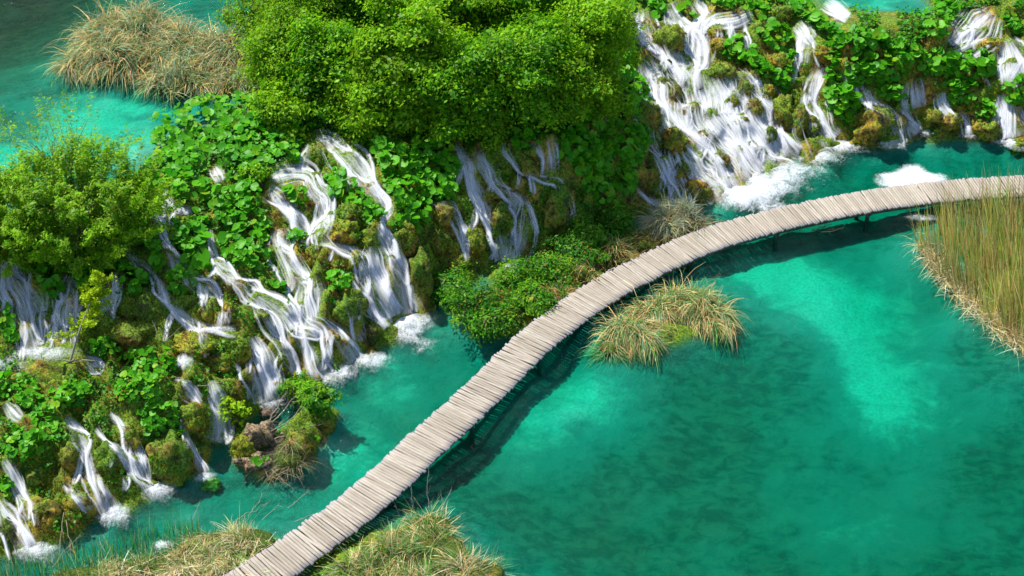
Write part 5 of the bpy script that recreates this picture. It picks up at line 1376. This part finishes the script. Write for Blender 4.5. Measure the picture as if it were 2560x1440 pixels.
# low bushes in front of the cliff
LB = ((3, (.06, .28, .02)), (3, (.11, .36, .02)), (2, (.035, .16, .012)), (.5, (.32, .24, .02)))
for px, py, h, r, lab in [(1180, 790, 1.35, 1.15, 'largest low bush in front of the cliff, nearest the big splash'), (1225, 830, 1.0, .8, 'low bush leaning over the water left of the boardwalk'),
                          (1130, 740, 1.0, .7, 'small bush at the cliff foot right of the big splash'), (1290, 715, 1.1, .85, 'bush below the twin falls, half hiding the froth'), (1375, 700, 1.15, .85, 'bush between the twin falls and the boardwalk'),
                          (1440, 655, 1.1, .85, 'bush right of the twin falls beside the boardwalk bend'), (1470, 610, .95, .7, 'small bush under the shaggy dark boulder'), (1545, 580, 1.15, .55, 'upright bright bush between cliff foot and grey sedge'),
                          (1330, 770, .9, .7, 'low dull bush close to the boardwalk edge')]:
    shrub(px, py, h * .85, r * .92, lab, name='low_bush', n_clu=62, per=62, leaf=.045, cols=LB, stems=8, zc=.45, spread=.17, zsp=.5, lobe=.95, elong=2.4, group='low bushes in front of the cliff')
shrub(795, 1020, .75, .55, 'bright green bush on the right side of the islet', name='low_bush', n_clu=34, per=52, leaf=.06, lobe=.9, cols=LB, stems=6, zc=.55, spread=.13, group='low bushes on the islet')
shrub(745, 1000, .9, .5, 'light green bush on the far side of the islet', name='low_bush', n_clu=26, per=52, leaf=.06, cols=LB, stems=5, zc=.6, spread=.12, group='low bushes on the islet')
shrub(590, 1060, 1.1, .38, 'tiny yellow-green sapling on the brown islet block', name='sapling', cat='sapling', n_clu=16, per=34, leaf=.07, cols=((1, (.32, .50, .01)), (1, (.22, .42, .01))), stems=3, zc=.65, spread=.11)
shrub(645, 470, .9, .5, 'young leafy shoot between butterbur and curved stream', name='sapling', cat='sapling', n_clu=24, per=50, leaf=.06, stems=3, zc=.6, spread=.12)


def sapling():
    b = hit([175], [905])[0]
    o = thing('larch_sapling', 'yellow-green feathery sapling leaning over the ledge beside the broad left fall', 'sapling', b)
    acc = Acc(); LP = []
    tip = W(262, 690, b[2] + 2.6) - b
    n = 12
    tr = np.array([tip * t + np.array([0, 0, .25 * math.sin(t * 3)]) for t in np.linspace(0, 1, n)])
    tube(acc, tr, np.linspace(.045, .01, n), (.38, .36, .30), 5)
    for k in range(26):
        t = rng.uniform(.2, 1.0); p = tip * t + np.array([0, 0, .25 * math.sin(t * 3)])
        a = rng.uniform(0, 2 * math.pi); L = (1.25 - t * .8) * rng.uniform(.6, 1)
        dv = np.array([math.cos(a) + .35, math.sin(a), rng.uniform(.25, .7)]); dv = unit(dv) * L
        pts = [p, p + dv * .5 + [0, 0, -.02], p + dv + [0, 0, -.05]]
        tube(acc, pts, [.014, .009, .004], (.36, .32, .22), 4)
        for q in np.linspace(.2, 1, 15):
            LP.append(p + dv * q)
    for dx in (-.5, .5, .9):
        tube(acc, [(0, 0, 0), (dx * .4, -.1, .2), (dx, -.2, .22)], [.03, .02, .01], (.42, .38, .32), 4)
    link('trunk', acc.mesh('trunk', M_BARK), o)
    LP = np.repeat(np.array(LP), 7, 0); m_ = len(LP)
    P = LP + rng.normal(0, .055, (m_, 3))
    V, F, C = leaf_cards(P, rng.normal(0, .5, (m_, 3)) + [0, -.1, .7], .05 * rng.uniform(.6, 1.3, m_), pal(m_, (3, (.40, .54, .01)), (2, (.30, .48, .01)), jit=.12), 2.6)
    acc = Acc(); acc.add(V, F, C)
    link('crown', acc.mesh('crown', M_CROWN), o, kind='stuff')
sapling()

# ------------------------------------------------------------------ sedge tussocks and reeds
STRAW = (.68, .52, .22); STRAW2 = (.56, .36, .13); GREY = (.30, .42, .26); SEDGE = (.17, .33, .11); FRESH = (.12, .38, .03); PALE = (.78, .70, .46)
def tussock(label, mounds, n, cols_top, cols_low, length=.8, droop=.42, width=.011, name='sedge_tussock', cat='tussock', base_level=None, up=1.0):
    """mounds: (px,py,rx px,ry px,height m) ovals of ground from which blades arch over and hang outwards"""
    c0 = hit([mounds[0][0]], [mounds[0][1]])[0]
    o = thing(name, label, cat, c0)
    acc = Acc(); acc2 = Acc()
    area = np.array([m[2] * m[3] for m in mounds], float); area /= area.sum()
    for (px, py, rx, ry, hh), fr in zip(mounds, area):
        k = int(n * fr)
        c = hit([px], [py])[0]; m = mpp(c)
        a = rng.uniform(0, 2 * math.pi, k); r = np.sqrt(rng.uniform(0, 1, k))
        rad = np.stack([np.cos(a), np.sin(a), np.zeros(k)], -1)
        RX, RY = rx * m, ry * m / .62
        P = c + rad * r[:, None] * np.array([RX, RY, 0])
        gnd = np.maximum(sample(Zc, P[:, 0], P[:, 1]), c[2] - .3)
        prof = np.sqrt(np.clip(1 - r ** 2, 0, 1))
        tu = fbm(P[:, 0] * 1.5, P[:, 1] * 1.5, 61, 3)
        P[:, 2] = gnd + hh * prof * (.5 + tu) - .05
        clumpdir = np.stack([fbm(P[:, 0] * 1.9, P[:, 1] * 1.9, 71, 2) - .5, fbm(P[:, 0] * 1.9, P[:, 1] * 1.9, 81, 2) - .62, np.zeros(k)], -1)
        D = rad * (r * .85)[:, None] + clumpdir * 3.0 + np.array([0, 0, 1.0]) * up * (.35 + .65 * prof)[:, None] + rng.normal(0, .38, (k, 3))
        topm = rng.random(k) < .25 + .65 * prof * (tu + .25)
        C = np.where(topm[:, None], pal(k, *cols_top), pal(k, *cols_low))
        L = length * np.exp(rng.normal(-.12, .36, k))
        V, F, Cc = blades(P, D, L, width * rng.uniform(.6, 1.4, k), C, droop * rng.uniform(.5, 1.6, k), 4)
        acc.add(V, F, Cc)
        # dark peat core under the blades
        Vi, Fi = ico(3)
        acc2.add(Vi * np.array([RX * .86, RY * .86, hh * .8]) * (1 + .12 * np.array([mnoise.noise(Vector(v) * 2 + Vector((px, py, 0))) for v in Vi]))[:, None] + [c[0], c[1], c[2] - .06], Fi, (.5, .5, .45))
    link('blades', acc.mesh('blades', M_BLADE, c0), o, kind='stuff')
    link('peat_core', acc2.mesh('peat_core', M_ROCK, c0, smooth=True), o)
    return o


SED_T = ((4, GREY), (3, SEDGE), (2, STRAW)); SED_L = ((4, STRAW), (3, STRAW2), (1, GREY))
tussock('large straw and grey-green sedge island in the upper lake at top left', [(330, 110, 130, 62, 1.25), (220, 165, 70, 34, .7), (460, 150, 120, 56, 1.0), (570, 150, 95, 52, .9), (470, 205, 110, 34, .6), (300, 165, 80, 36, .8), (590, 215, 60, 30, .5)],
        12000, SED_T, SED_L, .95, .46, .019)
tussock('arched straw-and-green sedge tussock in the lake right of the boardwalk bend', [(1765, 785, 56, 38, .62), (1705, 765, 60, 26, .55), (1640, 785, 60, 20, .42), (1575, 835, 62, 24, .34), (1530, 868, 36, 16, .22), (1615, 862, 34, 16, .22), (1800, 810, 36, 24, .4)],
        6000, ((4, SEDGE), (2, GREY), (3, STRAW), (1, FRESH)), ((4, STRAW), (2, STRAW2), (2, SEDGE)), .8, .6, .014, up=.65)
tussock('silvery grey sedge tussock between the far boardwalk edge and the thin fall', [(1670, 565, 56, 26, .6), (1725, 560, 42, 22, .45)], 2600, ((5, (.30, .36, .26)), (2, GREY), (1, STRAW)), ((3, STRAW), (2, GREY), (1, (.30, .20, .12))), .7, .35, .011)
tussock('straw and green grass bank right of the boardwalk at the bottom', [(1060, 1385, 125, 58, .24), (1180, 1430, 90, 34, .15), (930, 1430, 90, 34, .16), (1075, 1315, 60, 28, .18), (1010, 1468, 160, 34, .2)],
        6000, ((3, STRAW), (3, SEDGE), (2, FRESH), (1, PALE)), ((3, STRAW), (2, PALE), (2, SEDGE)), .52, .16, .012, name='grass_bank', cat='grass', up=.42)
tussock('flattened straw grass bank left of the boardwalk at the bottom', [(540, 1372, 115, 42, .16), (420, 1422, 150, 38, .16), (620, 1352, 75, 32, .14), (250, 1442, 150, 28, .12), (560, 1442, 120, 28, .16)],
        6500, ((4, STRAW), (2, PALE), (2, SEDGE), (1, FRESH)), ((4, PALE), (3, STRAW), (1, SEDGE)), .5, .12, .011, name='grass_bank', cat='grass', up=.25)
tussock('dry brown grass tangle on the near slope of the islet', [(720, 1140, 46, 26, .35), (690, 1165, 36, 16, .2)], 800, ((3, (.36, .30, .18)), (1, SEDGE)), ((3, (.34, .28, .18)), (1, STRAW2)), .5, .3, .009, name='dry_grass', cat='grass', up=.6)
tussock('brown dry grass strip along the boardwalk beside the low bushes', [(1390, 745, 46, 18, .2), (1480, 690, 50, 18, .2), (1560, 640, 60, 20, .25), (1640, 600, 50, 18, .2)], 1500, ((3, STRAW2), (2, STRAW), (2, SEDGE)), ((3, STRAW2), (1, STRAW)), .45, .35, .010, name='dry_grass', cat='grass', up=.7)


def reeds(label, poly, n, h, cols, lean=(0, 0), spread=.10, width=.011, name='reed_bed', cat='reeds', litter=0):
    poly = np.array(poly, float)
    lo, hi = poly.min(0), poly.max(0)
    pts = []
    while len(pts) < n:
        q = rng.uniform(lo, hi, (n * 2, 2))
        x, y = q[:, 0], q[:, 1]
        ins = np.zeros(len(q), bool); j = len(poly) - 1
        for i in range(len(poly)):
            xi, yi = poly[i]; xj, yj = poly[j]
            ins ^= ((yi > y) != (yj > y)) & (x < (xj - xi) * (y - yi) / (yj - yi + 1e-9) + xi); j = i
        q = q[ins]
        q = q[rng.random(len(q)) < .25 + .9 * vnoise(q[:, 0] / 22, q[:, 1] / 16, 91)]
        pts += list(q)
    q = np.array(pts[:n])
    P = hit(q[:, 0], q[:, 1]); P[:, 2] = np.minimum(P[:, 2], np.maximum(sample(Zc, P[:, 0], P[:, 1]), -.2)) - .05
    c0 = hit([poly[:, 0].mean()], [poly[:, 1].mean()])[0]
    o = thing(name, label, cat, c0)
    k = len(P)
    C = pal(k, *cols, jit=.3) * (.55 + .9 * vnoise(P[:, 0] * 2.2, P[:, 1] * 1.2, 95))[:, None]
    D = np.array([lean[0], lean[1], 1.0]) + rng.normal(0, spread, (k, 3))
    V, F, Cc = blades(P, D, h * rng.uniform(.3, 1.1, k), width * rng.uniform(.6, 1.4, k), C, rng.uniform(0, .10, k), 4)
    acc = Acc(); acc.add(V, F, Cc)
    link('stems', acc.mesh('stems', M_BLADE, c0), o, kind='stuff')
    if litter:
        e = poly[:litter]
        t = rng.uniform(0, len(e) - 1, 1300); i = t.astype(int).clip(0, len(e) - 2); f = (t - i)[:, None]
        q = e[i] * (1 - f) + e[i + 1] * f + rng.normal(0, 14, (len(t), 2)) + [6, -4]
        P = hit(q[:, 0], q[:, 1]); P[:, 2] += rng.uniform(0, .3, len(P))
        D = rng.normal(0, 1, (len(P), 3)) * [1, 1, .35] + [-.1, -.4, .1]
        V, F, Cc = blades(P, D, rng.uniform(.3, .9, len(P)), rng.uniform(.006, .013, len(P)), pal(len(P), (4, PALE), (3, STRAW), (1, STRAW2)), .2, 3)
        acc = Acc(); acc.add(V, F, Cc)
        link('straw_litter', acc.mesh('straw_litter', M_BLADE, c0), o, kind='stuff')
    return o


REED = ((3, (.44, .46, .09)), (4, (.68, .56, .20)), (2, (.20, .42, .05)), (3, STRAW), (2, STRAW2))
reeds('tall olive and straw reed bed standing in the lake at the right edge', [(2290, 615), (2345, 690), (2400, 745), (2450, 790), (2510, 840), (2580, 890), (2720, 900), (2720, 520), (2560, 515), (2450, 520), (2370, 548), (2310, 590)], 3600, 2.4, REED, (-.22, 0), .09, .019, litter=6)
reeds('sparse fresh green reeds in the water at the lower left', [(-20, 1420), (120, 1395), (330, 1330), (470, 1300), (520, 1330), (430, 1420), (250, 1470), (-20, 1480)], 1100, 1.0, ((4, FRESH), (2, (.10, .20, .03)), (1, STRAW)), (.03, 0), .10, .010, name='young_reeds')
reeds('fresh green blades growing on the left bottom grass bank', [(470, 1310), (640, 1320), (700, 1350), (640, 1400), (480, 1420), (350, 1440), (300, 1400)], 420, .75, ((4, FRESH), (1, SEDGE)), (.02, 0), .12, .010, name='young_reeds')
reeds('fresh green blades growing on the right bottom grass bank', [(900, 1380), (1000, 1320), (1120, 1310), (1150, 1400), (1080, 1450), (900, 1450)], 800, .75, ((4, FRESH), (2, SEDGE)), (.02, 0), .12, .010, name='young_reeds')

# ------------------------------------------------------------------ dead twigs, stump, ground cover
def twigs(label, bundles, name='dead_branch', col=(.46, .40, .30)):
    b0 = W(bundles[0][0], bundles[0][1], bundles[0][2])
    o = thing(name, label, 'branch', b0)
    for (x0, y0, z0, x1, y1, z1, r) in bundles:
        a, b = W(x0, y0, z0) - b0, W(x1, y1, z1) - b0
        L = np.linalg.norm(b - a)
        acc = Acc()
        pts = np.array([a + (b - a) * t + rng.normal(0, .035 * L, 3) * math.sin(t * math.pi) for t in np.linspace(0, 1, 6)])
        tube(acc, pts, np.linspace(r, r * .3, 6), col, 5)
        for k in range(3):
            t = rng.uniform(.3, .9); p = a + (b - a) * t
            q = p + unit(b - a + rng.normal(0, L * .45, 3)) * L * rng.uniform(.15, .35)
            tube(acc, [p, (p + q) / 2 + rng.normal(0, .02, 3), q], [r * .5, r * .35, r * .15], col, 4)
        link('stick', acc.mesh('stick', M_BARK), o)


twigs('pale dead twigs fanning out over the right side of the islet', [(655, 1085, .8, 745, 985, 1.3, .022), (660, 1090, .8, 770, 1010, 1.1, .02), (665, 1080, .8, 720, 975, 1.5, .018), (680, 1100, .7, 790, 1060, .7, .02), (650, 1100, .7, 730, 1060, .9, .02), (700, 1120, .5, 770, 1110, .4, .018), (640, 1095, .8, 700, 1020, 1.3, .018)])
twigs('dead branches trailing into the water at the near end of the islet', [(690, 1190, .25, 770, 1150, .2, .02), (680, 1175, .3, 735, 1225, .02, .02), (700, 1180, .3, 760, 1200, .05, .018), (680, 1190, .2, 720, 1215, .05, .016), (640, 1150, .4, 690, 1215, .05, .018)], col=(.36, .30, .18))
twigs('dry stalks leaning in the lower left corner', [(105, 1290, .2, 100, 1370, .0, .012), (165, 1300, .6, 180, 1400, .0, .012), (160, 1280, .7, 145, 1400, .0, .012), (130, 1420, .1, 205, 1330, .7, .012)], col=(.50, .44, .30))
twigs('bare grey twigs on the mossy hump right of the sapling', [(410, 850, 2.5, 430, 790, 3.0, .014), (400, 850, 2.5, 380, 800, 2.9, .012), (415, 850, 2.5, 455, 815, 2.8, .012), (420, 850, 2.5, 400, 820, 2.8, .012)], col=(.34, .30, .25))
twigs('dry curved stalks leaning out over the channel beside the left bottom bank', [(620, 1290, .3, 660, 1230, .5, .010), (720, 1270, .2, 775, 1225, .5, .010), (580, 1310, .3, 670, 1258, .4, .010), (735, 1305, .1, 800, 1280, .3, .010), (480, 1300, .3, 500, 1250, .7, .010), (655, 1300, .2, 700, 1258, .5, .010)], col=(.50, .46, .32))
twigs('pale dry stalks standing at the boardwalk edge by the right bottom bank', [(1030, 1290, .1, 1028, 1215, .9, .012), (1072, 1270, .1, 1072, 1180, 1.1, .013), (1105, 1280, .1, 1130, 1215, .8, .010), (1110, 1285, .1, 1100, 1225, .8, .010), (1150, 1300, .1, 1155, 1275, .5, .010), (1000, 1290, .1, 985, 1255, .6, .010)], col=(.42, .42, .38))
twigs('fallen pale stick across the moss above the milky fall', [(430, 940, 2.1, 480, 955, 2.0, .016), (495, 965, 1.9, 560, 955, 2.0, .014)], col=(.50, .38, .24))
twigs('sunken brown branches below the boardwalk near the far painted white reflection', [(2030, 575, .1, 2080, 560, .1, .03), (2050, 580, .0, 2110, 570, .15, .02)], col=(.14, .10, .06))


def stump(px, py, label):
    b = hit([px], [py])[0]
    o = thing('wooden_stump', label, 'stump', b)
    acc = Acc(); tube(acc, [(0, 0, -.6), (.02, 0, 0), (0, 0, .28), (0, .01, .3)], [.17, .16, .15, .02], (.22, .19, .15), 9)
    st = link('stub', acc.mesh('stub', M_BARK), o)
    acc = Acc()
    for k in range(3):
        q = rng.normal(0, .12, 3) * [1, 1, 0]
        tube(acc, [q * .6 + [0, 0, .2], q + [0, 0, .3], q * 1.5 + [0, 0, .42]], [.04, .03, .012], (.26, .22, .17), 5)
    link('splinters', acc.mesh('splinters', M_BARK), st)
stump(565, 38, 'dark wooden stump in the upper lake behind the sedge island')
stump(603, 52, 'smaller dark stump right of the main stump in the upper lake')

# moss, grass tufts and small leaves over the whole cascade slope
top_y = np.interp
qx = rng.uniform(-40, 2600, 60000)
yc = np.interp(qx, [p[0] for p in CREST], [p[1] for p in CREST]) - 20
yb = np.interp(qx, [p[0] for p in BASE], [p[1] for p in BASE]) + 10
qy = yc + (yb - yc) * rng.random(len(qx))
P = hit(qx, qy, water=False)
pat = fbm(P[:, 0] * .9, P[:, 1] * .9, 101, 3)
ok = ~in_stream(qx, qy) & (P[:, 2] > .05) & (P[:, 2] < 4.3) & (rng.random(len(P)) < sstep(.35, .62, pat) * .9 + .12)
P = P[ok]; n = len(P); nr = tnormal(P)
pat2 = fbm(P[:, 0] * .6 + 9, P[:, 1] * .6, 111, 2)
C = np.where((pat2 > .52)[:, None], pal(n, (3, (.05, .15, .004)), (2, (.09, .20, .006)), (1, (.02, .07, .003))), pal(n, (3, (.24, .20, .012)), (2, (.12, .15, .008)), (1, (.38, .26, .03))))
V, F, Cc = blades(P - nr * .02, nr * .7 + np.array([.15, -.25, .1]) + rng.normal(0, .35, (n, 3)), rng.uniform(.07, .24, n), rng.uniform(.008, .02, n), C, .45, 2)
acc = Acc(); acc.add(V, F, Cc)
link('moss_cover', acc.mesh('moss_cover', M_BLADE), kind='stuff', label='moss and short grass tufts covering the tufa slope', category='moss')

def leafy_cover(name, label, px, py, leaf_m, lift, cols):
    P = hit(px, py, water=False)
    s_ = sample(SIDEc, P[:, 0], P[:, 1])
    ok = (P[:, 2] > np.where(s_ > 0, Z_UP + .02, .1)) & ~in_stream(px, py) & ~in_stream(np.asarray(px), np.asarray(py) - 14)
    P = P[ok]; n = len(P); nr = tnormal(P)
    P = P + (nr * .5 + [0, 0, .6]) * rng.uniform(0, lift, n)[:, None]
    V, F, Cc = leaf_cards(P, nr * .5 + [0, -.1, .7] + rng.normal(0, .35, (n, 3)), leaf_m * rng.uniform(.6, 1.4, n), pal(n, *cols), 1.35)
    acc = Acc(); acc.add(V, F, Cc)
    link(name, acc.mesh(name, M_LEAFC), kind='stuff', label=label, category='ground cover')

# patches of small leaves between the clumps on the slope
n = 42000
qx = rng.uniform(-40, 2600, n)
yc = np.interp(qx, [p[0] for p in CREST], [p[1] for p in CREST]) - 25
yb = np.interp(qx, [p[0] for p in BASE], [p[1] for p in BASE])
qy = yc + (yb - yc) * rng.random(n) ** 1.25
keep = fbm(qx / 85, qy / 60, 131, 3) + .10 * (qx < 1560) - .10 * ((qx > 1600) & (qx < 2000)) > .58
leafy_cover('undergrowth', 'small-leaved undergrowth patches between the boulders of the slope', qx[keep], qy[keep], .085, .22, ((3, (.03, .17, .004)), (2, (.06, .24, .006)), (1, (.015, .08, .003))))
# leaves carpeting the flat top of the barrier under the thicket
n = 26000
qx = rng.uniform(330, 1620, n); qy = rng.uniform(-20, 430, n)
yc = np.interp(qx, [p[0] for p in CREST], [p[1] for p in CREST])
keep = (qy < yc + 20) & (qy > np.interp(qx, [330, 380, 440, 640, 700], [480, 400, 300, 235, 100]))
leafy_cover('thicket_floor', 'leafy carpet under the thicket on top of the barrier', qx[keep], qy[keep], .12, .35, ((3, (.03, .17, .004)), (2, (.06, .26, .006)), (1, (.015, .08, .003))))
n = 15000
qx = rng.uniform(1540, 2640, n); qy = rng.uniform(-60, 150, n)
yc = np.interp(qx, [p[0] for p in CREST], [p[1] for p in CREST])
keep = (qy < yc + 30) & (fbm(qx / 60, qy / 40, 141, 2) > .42)
leafy_cover('rim_leaves', 'leafy carpet round the small green pool on the right rim', qx[keep], qy[keep], .12, .35, ((3, (.03, .20, .004)), (2, (.07, .32, .006)), (1, (.015, .08, .003))))
# weeds on the low ground in front of the cliff and on the right rim
n = 5200
qx = rng.uniform(1080, 1640, n); qy = rng.normal(0, 45, n) + np.interp(qx, [1080, 1240, 1400, 1640], [770, 760, 680, 565])
leafy_cover('bank_weeds', 'low weeds on the bank between cliff and boardwalk', qx, qy, .07, .25, ((3, (.05, .20, .008)), (2, (.10, .16, .01)), (1, (.25, .17, .02))))
